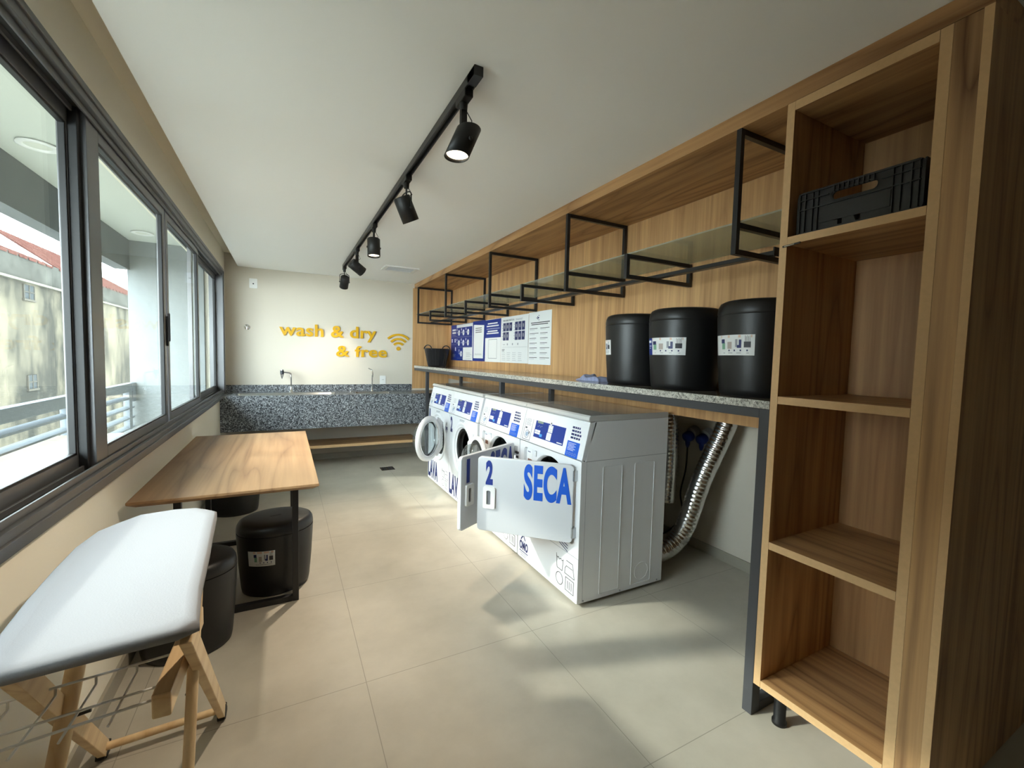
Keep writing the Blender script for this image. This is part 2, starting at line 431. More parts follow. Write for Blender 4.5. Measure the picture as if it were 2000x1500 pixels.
def sash(y0, y1, xc, w=.05, wl=None, d=.028):
    sf = MB(FRAMEM, FRAMED); wl = wl or w; z0, z1 = WZ0+.036, WZ1-.036; x0, x1 = xc-d/2, xc+d/2
    sf.box(x0, x1, y0, y0+wl, z0, z1); sf.box(x0, x1, y1-w, y1, z0, z1)
    sf.box(x0, x1, y0+wl, y1-w, z0, z0+.06); sf.box(x0, x1, y0+wl, y1-w, z1-.06, z1)
    g = .008
    sf.box(x0+.006, x1-.002, y0+wl, y0+wl+g, z0+.06, z1-.06, FRAMED); sf.box(x0+.006, x1-.002, y1-w-g, y1-w, z0+.06, z1-.06, FRAMED)
    sf.box(x0+.006, x1-.002, y0+wl, y1-w, z0+.06, z0+.06+g, FRAMED); sf.box(x0+.006, x1-.002, y0+wl, y1-w, z1-.06-g, z1-.06, FRAMED)
    s = sf.build('sash', win, bevel=.002)
    MB(GLASS).box(xc-.003, xc+.003, y0+wl, y1-w, z0+.06, z1-.06).build('pane', s)
    return s
sash(.815, 2.20, XL-.06, w=.07)
s2 = sash(2.165, 3.31, XL-.018, w=.05, wl=.115)
MB(FRAMED).box(XL-.046, XL-.02, 2.135, 2.163, WZ0+.036, WZ1-.036).build('brush_seal', s2, bevel=.002)
s3 = sash(3.34, 4.46, XL-.018)
sash(4.42, WY1-.03, XL-.06)
hd = MB(FRAMED); hd.box(XL-.004, XL+.006, 3.300, 3.309, 1.42, 1.60); hd.box(XL-.004, XL+.008, 3.342, 3.350, 1.45, 1.62)
hd.build('sash_handle', s2, bevel=.003)

# ------------------------------------------------------------------ outside
STUCCO = mat('white_stucco', (122, 126, 127), .85, spec=0, bump=(14, .35), noise=(3, .05))
CONC = mat('grey_render', (118, 121, 124), .8, spec=0, noise=(4, .08))
struct(MB(mat('balcony_tile', (200, 198, 190), .6, spec=0)).box(-1.6, XL-.15, YN, 8, -.12, -.02).build('balcony_floor'))
struct(MB(STUCCO).box(-1.42, XL-.15, 5.8, 6.1, -.02, 2.5).build('balcony_end_wall'))
struct(MB(CONC).box(-1.52, -1.4, YN, 5.8, 2.2, 2.9).build('balcony_beam'))
struct(MB(mat('soffit_paint', (205, 209, 202), .8, spec=0)).box(-1.4, XL-.15, YN, 5.8, 2.5, 2.6).build('balcony_soffit'))
for i, yy in enumerate((3.38, 5.35)):
    q = MB(WHITEPL, mat('frosted_diffuser', (214, 216, 205), .5)); q.lathe([(.001, 0), (.06, 0), (.085, -.004), (.088, -.012), (.08, -.014), (.06, -.013), (.055, -.008)], (-1.19, yy, 2.5))
    q.lathe([(.056, -.008), (.03, -.01), (.001, -.01)], (-1.19, yy, 2.5), m=1)
    tag(q.build('ceiling_light'), ['round white ceiling light on the balcony soffit, nearer one', 'round white ceiling light on the balcony soffit, farther one beside the end wall'][i], 'light', 'balcony ceiling lights')
ral = thing('balcony_railing', 'grey painted metal balcony railing with horizontal slats outside the window', 'railing', (-1.4, 2, -.02))
RAILM = mat('grey_railing_paint', (118, 124, 130), .45, spec=0)
MB(RAILM).box(-1.44, -1.38, -2, 5.8, .965, 1.05).build('top_rail', ral, bevel=.004)
for y in (-1.2, .15, 1.5, 2.85, 4.24, 5.62): MB(RAILM).box(-1.435, -1.385, y, y+.09, -.02, .965).build('post', ral, bevel=.003)
for k in range(8):
    z = .905-.1*k
    sl = MB(RAILM); sl.obox((-1.41, -2, z), (-1.41, 5.78, z), .05, .018, up=(.35, 0, 1)); sl.build('slat', ral)
MB(RAILM).box(-1.40, -1.375, 5.7, 5.8, .86, 1.05).build('end_bracket', ral)
bt = thing('balcony_bench', 'pale stone-topped ledge between the window and the balcony railing', 'ledge', (-1.15, 2, -.02))
PALE = mat('pale_stone', (158, 155, 144), .6, spec=0)
MB(PALE).box(-1.37, -.95, -.5, 4.0, .76, .8).build('top', bt, bevel=.004)
MB(PALE).box(-1.34, -1.0, -.4, 3.9, -.02, .76).build('base', bt)

bl = thing('neighbouring_building', 'old stained yellowish building with red tiled roof and small windows beyond the balcony', 'building', (-9, 25, -6))
def stained():
    m = bpy.data.materials.new('stained_plaster'); m.use_nodes = True; nt = m.node_tree; N = nt.nodes; L = nt.links
    b = N['Principled BSDF']; b.inputs['Roughness'].default_value = .9; b.inputs['Specular IOR Level'].default_value = 0
    tc = N.new('ShaderNodeTexCoord')
    n = N.new('ShaderNodeTexNoise'); n.inputs['Scale'].default_value = .42; n.inputs['Detail'].default_value = 9; n.inputs['Roughness'].default_value = .6
    mp = N.new('ShaderNodeMapping'); mp.inputs['Scale'].default_value = (1, 1.2, .6); L.new(tc.outputs['Object'], mp.inputs[0]); L.new(mp.outputs[0], n.inputs['Vector'])
    r = N.new('ShaderNodeValToRGB'); e = r.color_ramp.elements
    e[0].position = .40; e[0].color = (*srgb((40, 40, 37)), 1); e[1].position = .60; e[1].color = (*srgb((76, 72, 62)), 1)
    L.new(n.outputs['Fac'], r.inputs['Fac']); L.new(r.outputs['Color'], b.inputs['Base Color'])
    return m
STAIN = stained()
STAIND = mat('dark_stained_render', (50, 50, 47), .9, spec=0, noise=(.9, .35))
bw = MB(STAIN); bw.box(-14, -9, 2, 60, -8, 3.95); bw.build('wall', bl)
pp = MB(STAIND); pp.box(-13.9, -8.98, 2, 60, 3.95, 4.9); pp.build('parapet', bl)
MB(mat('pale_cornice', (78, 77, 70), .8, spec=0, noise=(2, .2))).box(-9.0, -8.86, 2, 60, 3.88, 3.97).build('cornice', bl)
ROOF = mat('red_roof_tiles', (62, 42, 38), .8, spec=0, noise=(6, .25))
def roofpatch(y0, y1, hgt, nm='roof'):
    q = MB(ROOF); n = 26
    for k in range(n):
        a = y0+(y1-y0)*k/n; b = y0+(y1-y0)*(k+.8)/n
        t0 = min(1, (y1-a)/((y1-y0)*.55)) ; t1 = min(1, (y1-b)/((y1-y0)*.55))
        h0, h1 = hgt*t0, hgt*t1
        q.add([(-8.95, a, 4.88), (-8.95, b, 4.88), (-8.95-2.2*max(h1, .05)/hgt, b, 4.93+h1), (-8.95-2.2*max(h0, .05)/hgt, a, 4.93+h0),
               (-8.95, a, 4.8), (-8.95, b, 4.8), (-8.95-2.2*max(h1, .05)/hgt, b, 4.83+h1), (-8.95-2.2*max(h0, .05)/hgt, a, 4.83+h0)],
              [(0, 1, 2, 3), (4, 5, 6, 7), (0, 1, 5, 4), (1, 2, 6, 5), (2, 3, 7, 6), (3, 0, 4, 7)])
    q.build(nm, bl)
roofpatch(8, 26.5, 1.0); roofpatch(27, 42, 1.6)
for (y, z, h, w) in ((24.3, 3.25, .55, .8), (24.3, -.3, .55, .7), (31.5, 2.9, .4, .6)):
    q = MB(mat('small_pane', (44, 47, 48), .6, spec=0), mat('window_surround', (58, 56, 51), .8, spec=0)); q.box(-9.0, -8.97, y-w/2, y+w/2, z, z+h)
    q.box(-9.0, -8.93, y-w/2-.07, y+w/2+.07, z-.08, z, 1)
    for s_ in (-1, 1): q.box(-9.0, -8.95, y+s_*w/2-.03, y+s_*w/2+.03, z, z+h, 1)
    q.box(-9.0, -8.95, y-w/2, y+w/2, z+h/2-.02, z+h/2+.02, 1); q.box(-9, -8.95, y-.02, y+.02, z, z+h, 1)
    q.build('window', bl)
MB(STAIND).box(-10.6, -9.9, 19.0, 21.5, 5, 7.0).build('chimney', bl)
struct(MB(mat('street_ground', (110, 110, 105), .9, spec=0)).box(-60, -2, -40, 90, -8.2, -8).build('ground'))  # ground far below, mostly out of view, added to bounce light up

# ================================================================== TRACK LIGHTS
trk = MB(BLACKM); trk.box(.588, .594, 1.465, 5.37, ZC-.032, ZC); trk.box(.616, .622, 1.465, 5.37, ZC-.032, ZC); trk.box(.594, .616, 1.465, 5.37, ZC-.014, ZC)
trk.box(.588, .622, 1.462, 1.53, ZC-.034, ZC)
tag(trk.build('light_track', bevel=.001), 'long black ceiling track carrying five spotlights', 'light track')
LENS = mat('lit_lamp_lens', (255, 240, 210), .3, emit=((1, .84, .58), 2.2))
LENSO = mat('lamp_reflector', (200, 190, 160), .2, 1)
SPOTB = mat('spotlight_black', (12, 11, 11), .5)
def spotlight(y, d, power, label, yoke=0, R=.047, Ln=.135, drop=.168, cone=60):
    """d = aiming direction"""
    d = Vector(d).normalized(); base = V(.605, y, ZC-.032)
    t = thing('track_spotlight', label, 'spotlight', tuple(base), 'spotlights on the ceiling track')
    ad = MB(SPOTB); ad.box(.588, .622, y-.055, y+.045, ZC-.058, ZC-.026); ad.lathe([(.016, 0), (.014, -.03)], (.605, y, ZC-.055), n=20, cap1=True)
    ad.build('adapter', t, bevel=.003)
    c = base+V(0, 0, -drop)           # body centre
    side = d.cross(V(0, 0, 1))
    if side.length < .2: side = V(1, 0, 0)
    side.normalize()
    top = base+V(0, 0, -.05)
    yk = MB(SPOTB)
    if yoke:
        pts = [c+side*(R+.006)]
        for k in range(9):
            a = PI*k/8; pts.append(c.lerp(top, .62)+side*math.cos(a)*(R+.006)*.95+V(0, 0, .02)*math.sin(a))
        pts.append(c-side*(R+.006)); yk.tube(pts, .0035, 8)
        yk.obox(c+side*(R+.012), c-side*(R+.012), .008, .008)
        yk.tube([top, c.lerp(top, .65)], .005, 8)
    else:
        yk.obox(top+V(0, 0, .01), c+V(0, 0, R*.4), .026, .012, up=tuple(side))
    yk.tube([top+V(.012, 0, 0), top+V(.03, -.01, -.035), c-d*Ln*.4+V(.015, 0, .01)], .002, 6)
    yk.build('bracket', t)
    p0 = c-d*Ln/2
    bd = MB(SPOTB); bd.lathe([(.002, 0), (R*.93, 0), (R, .004), (R, Ln), (R-.003, Ln), (R-.003, Ln-.022)], p0, d, n=40)
    for sg in (-1, 1): bd.lathe([(.007, 0), (.007, .006), (.001, .006)], p0+d*Ln*.5+side*sg*(R-.001), side*sg, n=14)
    bd.build('lamp_body', t)
    ln = MB(LENS if power else LENSO); ln.lathe([(R-.004, Ln-.014), (.02, Ln-.011), (.001, Ln-.010)], p0, d, n=32)
    ln.build('lens', t)
    if power:
        l = bpy.data.lights.new('spot_lamp', 'SPOT'); l.energy = power*LAMP; l.color = (1, .85, .66); l.spot_size = math.radians(cone); l.spot_blend = .8
        l.shadow_soft_size = .03
        o = bpy.data.objects.new('spot_lamp', l); COL.objects.link(o); o.parent = t
        o.location = p0+d*(Ln+.008)-base; o.rotation_euler = d.to_track_quat('-Z', 'Y').to_euler()
    return t
spotlight(1.607, (-.38, -.10, -.85), 22, 'nearest black spotlight on the track, its round lens lit and turned down to the left', cone=85)
spotlight(2.482, (.5, .15, -1), 12, 'second black spotlight from the near end of the track, tilted right on a wire yoke', yoke=1)
spotlight(3.483, (0, -.12, -1), 40, 'middle black spotlight of five on the track, hanging straight down with a lit lens', cone=80)
spotlight(4.356, (.85, .30, -.55), 5, 'fourth black spotlight on the track, tilted steeply towards the shelves', cone=60)
spotlight(5.328, (-.05, .62, -.75), 9, 'farthest black spotlight at the wall end of the track, aimed at the yellow lettering', yoke=1, cone=50)

# ceiling air grille
vt = thing('ceiling_vent', 'small white rectangular air grille in the ceiling before the back wall', 'vent', (1.2, 5.2, ZC-.012))
vf = MB(WHITEPL); vf.plate(rr(1.01, 1.40, 5.07, 5.36, .01), [rr(1.05, 1.36, 5.11, 5.32, .005)], 0, .012, (V(0, 0, ZC-.012), V(1, 0, 0), V(0, 1, 0), V(0, 0, 1)))
vf.build('frame', vt)
q = MB(LGREY)
for k in range(9): q.obox((1.06, 5.125+.023*k, ZC-.006), (1.35, 5.125+.023*k, ZC-.006), .016, .002, up=(0, .5, 1))
q.build('louvres', vt)

# ================================================================== BACK WALL: lettering, plates, valve
FB = (V(0, YB, 0), V(1, 0, 0), V(0, 0, 1), V(0, -1, 0))
def letters(txt, a, b, h, w, lab):
    q = MB(YELLOW); q.text(txt, a, b, h, FB, h=.001, th=.018, width=w, bold=.022)
    return tag(q.build('wall_lettering'), lab, 'lettering')
letters('wash & dry', -.063, 1.612, .155, 1.175, 'mustard raised letters reading wash & dry on the back wall')
letters('& free', .60, 1.362, .145, .655, 'mustard raised letters reading & free below wash & dry')
wi = MB(YELLOW); cx, cz = 1.415, 1.49
wi.plate(circ(cx, cz, .027, 24), [], .001, .018, FB)
for R in (.088, .145, .205):
    lp = []; a0, a1 = math.radians(45), math.radians(135)
    for k in range(15): t = a0+(a1-a0)*k/14; lp.append((cx+(R+.014)*math.cos(t), cz-.01+(R+.014)*math.sin(t)))
    for k in range(15): t = a1+(a0-a1)*k/14; lp.append((cx+(R-.014)*math.cos(t), cz-.01+(R-.014)*math.sin(t)))
    wi.prism(lp, .001, .018, FB)
tag(wi.build('wifi_symbol'), 'mustard wireless signal symbol of three arcs and a dot on the back wall', 'wall symbol')
def plate_at(x, z, w, h, name, label, cat, extra):
    t = thing(name, label, cat, (x, YB, z))
    q = MB(WHITEPL); q.plate(rr(x-w/2, x+w/2, z-h/2, z+h/2, .008), [], 0, .009, FB); q.build('cover_plate', t, bevel=.002)
    e = MB(PRINTB, WHITEPL); extra(e, x, z); e.build('socket', t)
    return t
plate_at(-.335, 2.225, .085, .115, 'wall_plate', 'small white wall plate with a tiny black hole high on the back wall left', 'wall plate',
         lambda e, x, z: e.prism(circ(x, z-.005, .008, 12), .009, .011, FB, 0))
def sock(e, x, z):
    e.plate(rr(x-.026, x+.026, z-.032, z+.032, .006), [], .009, .012, FB, 1)
    for dx in (-.01, 0, .01): e.prism(circ(x+dx, z+.005, .003, 8), .012, .0125, FB, 0)
plate_at(1.205, 1.05, .08, .12, 'power_outlet', 'white power outlet above the granite splashback beside the right tap', 'outlet', sock)
vl = thing('shut_off_valve', 'round chrome shut-off valve with cross handle on the back wall', 'valve', (-.405, YB, 1.695))
q = MB(CHROME); q.lathe([(.001, .008), (.03, .008), (.034, 0)], (-.405, YB, 1.695), (0, -1, 0), n=28); q.lathe([(.012, 0), (.012, .035), (.001, .04)], (-.405, YB, 1.695), (0, -1, 0), n=20); q.build('flange', vl)
q = MB(CHROME)
for a in (30, 150, 270):
    a = math.radians(a); q.tube([(-.405, YB-.035, 1.695), (-.405+.03*math.cos(a), YB-.035, 1.695+.03*math.sin(a))], .006, 10)
q.build('handle', vl)

# ------------------------------------------------------------------ granite sink
snk = thing('laundry_sink', 'long speckled grey granite laundry sink with deep apron along the back wall', 'sink', (.5, 5.6, .51))
MB(GRAN).box(XL+.002, 2.1, 5.60, 5.63, .51, .885).build('apron', snk, bevel=.002)
q = MB(GRAN); FT = (V(0, 0, .885), V(1, 0, 0), V(0, 1, 0), V(0, 0, 1))
B1, B2 = (-.50, .57, 5.68, 6.0), (.80, 1.25, 5.68, 6.0)
q.plate([(XL+.002, 5.60), (2.1, 5.60), (2.1, YB-.022), (XL+.002, YB-.022)], [rr(*B1, .05)[::-1], rr(*B2, .05)[::-1]], 0, .02, FT)
q.build('top', snk)
MB(GRAN).box(XL+.002, 1.604, YB-.022, YB-.001, .885, .992).build('splashback', snk, bevel=.001)
for B in (B1, B2):
    q = MB(STEEL); lp = rr(*B, .05); N_ = len(lp)
    cx = (B[0]+B[1])/2; cy = (B[2]+B[3])/2
    L0 = [(x, y, .904) for x, y in lp]; L1 = [((x-cx)*.99+cx, (y-cy)*.98+cy, .902) for x, y in lp]; L2 = [((x-cx)*.93+cx, (y-cy)*.88+cy, .66) for x, y in lp]; L3 = [((x-cx)*.86+cx, (y-cy)*.8+cy, .645) for x, y in lp]
    q.add(L0+L1+L2+L3, [(i+j*N_, (i+1) % N_+j*N_, (i+1) % N_+(j+1)*N_, i+(j+1)*N_) for j in range(3) for i in range(N_)], None, True)
    q.add(L3, [tuple(range(N_))]); q.build('basin', snk, smooth='keep')
def tap(x, label, pts, head, lever):
    t = thing('tap', label, 'tap', (x, 6.06, .905), 'taps on the granite sink')
    q = MB(CHROME); q.lathe([(.024, 0), (.022, .006), (.013, .012), (.013, .06), (.01, .065)], (x, 6.06, .905), n=24); q.build('base', t)
    q = MB(CHROME); q.tube(pts, .0085, 12); q.build('spout', t)
    q = MB(CHROME, PRINTB)
    head(q); q.build('head', t)
    q = MB(CHROME); lever(q); q.build('lever', t)
xa = .067
pts = [(xa, 6.06, .95), (xa, 6.06, 1.12)]+[(xa-.03*(1-math.cos(a)), 6.06, 1.12+.03*math.sin(a)) for a in [PI/2*k/6 for k in range(1, 7)]]+[(xa-.085, 6.06, 1.155)]
tap(xa, 'tall chrome tap on the left of the sink with a filter cartridge', pts,
    lambda q: (q.lathe([(.001, .1), (.019, .1), (.021, .095), (.021, .03), (.008, -.005), (.001, -.02)], (xa-.1, 6.06, 1.09), n=20), q.lathe([(.0215, .04), (.0215, .088)], (xa-.1, 6.06, 1.09), n=20, m=1)),
    lambda q: q.tube([(xa, 6.06, .97), (xa-.0, 6.01, .98)], .006, 8))
xb = 1.04
tap(xb, 'tall chrome tap on the right of the sink with a small top lever', [(xb, 6.06, .95), (xb, 6.06, 1.19)],
    lambda q: (q.tube([(xb, 6.06, 1.175), (xb-.012, 5.97, 1.17), (xb-.014, 5.955, 1.12)], .010, 12), q.tube([(xb-.014, 5.955, 1.125), (xb-.014, 5.955, 1.10)], .011, 12)),
    lambda q: (q.tube([(xb, 6.06, 1.19), (xb-.055, 6.03, 1.215)], .006, 8)))
q = MB(STEEL); q.lathe([(.012, 0), (.006, .012), (.004, .04), (.011, .045), (.009, .055), (.001, .058)], (.745, 5.9, .905), n=18)
tag(q.build('basin_plug'), 'small metal plug standing on the sink top between the two basins', 'plug')
sh = thing('low_shelf', 'long oak-faced low shelf under the granite sink', 'shelf', (.5, 5.75, .23))
MB(WOODX, EDGEW).box(XL+.014, 1.60, 5.76, YB-.014, .235, .27).build('board', sh)
MB(EDGEW).box(XL+.014, 1.60, 5.745, 5.76, .235, .27).build('edge_band', sh)
fd = thing('floor_drain', 'small square dark floor drain in the grey tiles before the sink', 'floor drain', (1.11, 5.38, 0))
q = MB(STEEL); q.plate(rr(1.03, 1.19, 5.30, 5.46, .004), [rr(1.04, 1.18, 5.31, 5.45, .002)], 0, .003, (V(0, 0, 0), V(1, 0, 0), V(0, 1, 0), V(0, 0, 1))); q.build('frame', fd)
q = MB(PRINTB, STEEL); q.box(1.04, 1.18, 5.31, 5.45, .0, .0015)
for k in range(6): q.box(1.045+.0235*k, 1.052+.0235*k, 5.312, 5.448, .0015, .0025, 1)
q.box(1.1, 1.112, 5.312, 5.448, .0015, .003, 1)
q.build('grate', fd)

# ================================================================== OAK SURROUND, TOWER, COUNTER
X0 = 1.639
sr = thing('oak_wall_unit', 'long oak laminate wall surround with header and tall back panel above the worktop', 'wall unit', (X0, 3.6, 0))
MB(WOODY, EDGEW).box(X0, XR, 1.007, YB-.002, 2.35, ZC-.001).build('header', sr)
MB(WOODY, EDGEW).box(X0, XR, .48, 1.007, 2.352, ZC-.001).build('header_end', sr)
seams = [1.007, 2.22, 3.44, 4.66, 6.168]
for a, b in zip(seams[:-1], seams[1:]): MB(WOODF).box(2.155, 2.173, a+.0008, b-.0008, 1.07, 2.35).build('back_panel', sr)
MB(WOODF).box(1.612, 2.155, 6.168, YB-.023, .93, 2.35).build('end_panel', sr)

tw = thing('shelf_tower', 'tall open oak cabinet with five compartments at the near end of the worktop', 'cabinet', (X0, .75, 0))
MB(WOODZ, EDGEW).box(X0+.001, 2.15, .979, 1.0055, .138, 2.35).build('side_panel', tw)
MB(EDGEW).box(X0-.0005, X0+.001, .979, 1.0055, .138, 2.35).build('edge_band', tw)
MB(WOODZ).box(X0+.001, 2.15, .559, .586, .138, 2.35).build('side_panel', tw)
MB(EDGEW).box(X0-.0005, X0+.001, .559, .586, .138, 2.35).build('edge_band', tw)
MB(WOODST).box(X0, X0+.02, .5005, .5585, .06, 2.35).build('stile', tw)
MB(WOODZ).box(X0+.001, XR, .48, .5, .06, 2.352).build('outer_panel', tw)
MB(EDGEW).box(X0-.0005, X0+.001, .48, .5, .06, 2.352).build('edge_band', tw)
MB(WOODF).box(2.132, 2.15, .587, .978, .165, 2.318).build('back_panel', tw)
for z0, z1 in ((.138, .165), (.692, .72), (1.252, 1.28), (1.84, 1.867), (2.318, 2.35)):
    MB(WOODY).box(X0+.001, 2.131, .587, .978, z0, z1).build('shelf', tw)
    MB(EDGEW).box(X0-.0005, X0+.001, .587, .978, z0, z1).build('edge_band', tw)
for x, y in ((1.705, .935), (2.08, .935), (2.08, .63)):
    q = MB(BLACKP); q.lathe([(.001, 0), (.026, 0), (.026, .012), (.021, .018), (.021, .138)], (x, y, 0), n=24); q.build('foot', tw)
q = MB(BLACKM, CHROME); q.obox((X0-.003, .992, 1.834), (X0-.003, .93, 1.838), .004, .006); q.obox((X0-.005, .985, 1.834), (X0-.005, .95, 1.836), .002, .003, m=1)
q.build('clip', tw)

# crate
cr = thing('plastic_crate', 'black ribbed plastic crate with slot handle in the top compartment of the oak cabinet', 'crate', (1.88, .78, 1.867))
FCR = (V(1.668, .966, 1.869), V(0, -1, 0), V(0, 0, 1), V(-1, 0, 0))
W_, H_ = .36, .152
q = MB(CRATEP); q.plate(rr(0, W_, 0, H_, .018), [rr(.115, .245, .098, .125, .0133)[::-1], [(.135, .012), (.148, .012), (.148, .034), (.124, .034), (.124, .028), (.135, .028)][::-1], [(.188, .012), (.201, .012), (.201, .034), (.18, .034)][::-1]], -.006, 0, FCR)
q.build('front_wall', cr)
q = MB(CRATEP)
for b in (.006, .088, .122, .145): q.rect(.008, .105 if b == .122 else W_-.008, b-.0015, b+.0015, FCR, h=.007, th=.007)
q.rect(.255, W_-.008, .1205, .1235, FCR, h=.007, th=.007)
for a in (.012, .03, .055, .072, .285, .305, .33, .348): q.rect(a-.0012, a+.0012, .005, H_-.004, FCR, h=.007, th=.007)
for k in range(9): q.rect(.122+.0142*k-.001, .122+.0142*k+.001, .124, .147, FCR, h=.009, th=.009)
outline(q, rr(.112, .248, .095, .128, .0155), .003, FCR, .007, None)
q.rect(.075, .28, .03, .08, FCR, h=.003, th=.003)
q.build('ribs', cr)
q = MB(CRATEP)
q.box(1.674, 2.08, .606, .611, 1.869, 2.02); q.box(1.674, 2.08, .961, .966, 1.869, 2.02); q.box(2.076, 2.082, .606, .966, 1.869, 2.02); q.box(1.674, 2.08, .606, .966, 1.868, 1.873)
q.build('side_walls', cr)

# worktop and its metal frame
wt_ = thing('counter', 'long counter with speckled granite top on a black steel frame above the machines', 'counter', (1.9, 3.6, 0))
q = MB(GRANT); q.box(X0+.004, 2.154, 1.007, 6.166, 1.228, 1.258); q.build('slab', wt_)
q = MB(GRANE); q.box(X0-.002, X0+.004, 1.007, 6.166, 1.2275, 1.2585); q.build('front_edge', wt_, bevel=.001)
mf = wt_
MB(GREYM).box(X0, X0+.04, 1.047, 6.16, 1.190, 1.2265).build('front_rail', mf, bevel=.002)
MB(GREYM).box(2.115, 2.15, 1.047, 6.16, 1.18, 1.2265).build('back_rail', mf, bevel=.002)
MB(GREYM).box(X0, X0+.05, 1.007, 1.047, 0, 1.2265).build('post', mf, bevel=.002)
MB(GREYM).box(2.11, 2.15, 1.007, 1.047, 0, 1.2265).build('post', mf, bevel=.002)
MB(GREYM).box(X0+.05, 2.11, 1.007, 1.047, 0, .04).build('foot_bar', mf, bevel=.002)
MB(GREYM).box(X0+.05, 2.11, 1.007, 1.047, 1.18, 1.2265).build('cross_rail', mf, bevel=.002)
for yy in (3.337, 5.56): MB(GREYM).box(X0, X0+.04, yy, yy+.038, 0, 1.190).build('post', mf, bevel=.002)
for y in (3.28, 4.3, 5.56): MB(GREYM).box(2.113, 2.15, y, y+.045, 0, 1.18).build('post', mf, bevel=.002)
MB(GREYM).box(X0+.04, 2.113, 5.56, 5.598, 0, .04).build('foot_bar', mf, bevel=.002)

# hanging shelf: glass on black frames
hs = thing('hanging_shelf', 'long suspended glass shelf on black square-tube frames under the oak header', 'shelf', (1.9, 3.6, 1.85))
XB = 2.150
def hframe(y, z0, z1, nm, b=.02, zs=None):
    q = MB(BLACKM)
    q.box(X0, X0+b, y, y+b, z0, z1); q.box(XB-b-.004, XB-.004, y, y+b, z0, z1)
    q.box(X0+b, XB-b-.004, y, y+b, z0, z0+b); q.box(X0+b, XB-b-.004, y, y+b, z1-b, z1)
    if zs: q.box(X0+b, XB-b-.004, y, y+b, zs-b, zs)
    q.build(nm, hs, bevel=.001)
for y in (1.187, 2.405, 3.622, 4.842, 6.01): hframe(y, 1.848, 2.349, 'long_frame', b=.022, zs=1.978)
for y in (1.83, 3.01, 4.215, 5.44): hframe(y, 1.846, 1.978, 'short_frame', b=.022)
ys = [1.012, 2.416, 3.633, 4.853, 6.16]
MB(GLASSG).box(X0+.024, XB-.03, 1.012, 6.16, 1.979, 1.986).build('glass_shelf', hs)
MB(BLACKM).box(1.868, 1.91, 1.17, 6.16, 1.871, 1.89).build('hanging_rail', hs, bevel=.001)
q = MB(BLACKM); q.box(1.868, 1.91, 1.168, 1.173, 1.868, 1.905); q.build('rail_cap', hs)

# ------------------------------------------------------------------ posters
FP = lambda y: (V(2.1535, y, 0), V(0, -1, 0), V(0, 0, 1), V(-1, 0, 0))
def bars(q, a0, a1, b, fr, n=1, gap=.014, t=.005, m=None, rag=.3):
    for k in range(n):
        e = a0+(a1-a0)*(1-rag*random.random()); q.rect(a0, e, b-k*gap-t/2, b-k*gap+t/2, fr, h=.0022, m=m)
def poster(y1, y0, lab, draw, base=PRINTW, z0=1.347, z1=1.845, lift=0, slant=0):
    """y1 = far edge (left), y0 = near edge"""
    fr = FP(y1); w = y1-y0
    q = MB(base); q.prism([(0, z0), (w, z0), (w, z1), (0, z1-slant)], .0002, .0016+lift, fr)
    fr2 = (fr[0]+fr[3]*lift, fr[1], fr[2], fr[3]); draw(q, w, fr2)
    return tag(q.build('poster'), lab, 'poster', 'posters on the oak panel')
def p1(q, w, f):
    q.rect(.2*w+.06, w-.005, 1.80, 1.84, f, h=.002, m=PRINTW); q.rect(w-.02, w, 1.35, 1.84, f, h=.002, m=PRINTW)
    q.rect(w*.58, w-.02, 1.355, 1.525, f, h=.002, m=PRINTW)
    bars(q, .05, .2, 1.775, f, 2, .04, .024, PRINTW, .15); bars(q, .05, .22, 1.70, f, 1, m=PRINTG)
    for a, b in ((.03, 1.62), (.15, 1.62), (.17, 1.50)): q.rect(a, a+.035, b-.02, b+.03, f, h=.002, m=PRINTW)
    for b in (1.68, 1.57): q.rect(.01, .24, b, b+.003, f, h=.002, m=PRINTG)
    bars(q, .08, .2, 1.43, f, 3, .015, .005, PRINTG)
    k = 0
    for b in (1.73, 1.59, 1.44):
        for j in range(3):
            if b == 1.44 and j: continue
            a = .32+j*.17+(.09 if b == 1.44 else 0)
            q.prism([(a+.035*math.cos(t), b+.04*math.sin(t)) for t in [2*PI*i/20 for i in range(20)]], .0012, .002, f, PRINTW)
            q.prism([(a+.01+.012*math.cos(t), b+.012*math.sin(t)) for t in [2*PI*i/8 for i in range(8)]], .002, .0024, f, PRINTG)
            q.rect(a-.09, a-.07, b+.03, b+.06, f, h=.002, m=PRINTW); bars(q, a-.09, a-.045, b+.01, f, 2, .012, .004, PRINTW)
        q.rect(.25, w-.03, b-.062, b-.059, f, h=.002, m=PRINTG)
    bars(q, w*.72, w-.03, 1.45, f, 3, .02, .004, PRINTG)
def p2(q, w, f):
    q.prism([(.03, 1.385), (w-.05, 1.385), (w-.03, 1.79), (.03, 1.81)], .0012, .0022, f, PRINTW)
    for k in range(3): q.rect(.09, w-.1, 1.757-.025*k, 1.765-.025*k, f, h=.003, m=PRINTB)
    bars(q, .07, w-.08, 1.44, f, 2, .012, .004, PRINTG)
def p3(q, w, f):
    q.rect(0, w, 1.63, 1.842, f, h=.002, m=BLUE)
    for k, b in enumerate((1.79, 1.76, 1.70, 1.675)): q.rect(.07 if k % 2 == 0 else .04, w-(.09 if k % 2 == 0 else .06), b, b+.014, f, h=.003, m=PRINTW)
    q.rect(.04, w-.03, 1.733, 1.737, f, h=.003, m=PRINTW)
    outline(q, [(.1, 1.39), (w-.1, 1.39), (w-.1, 1.61), (.1, 1.61)], .006, f, .003, PRINTG)
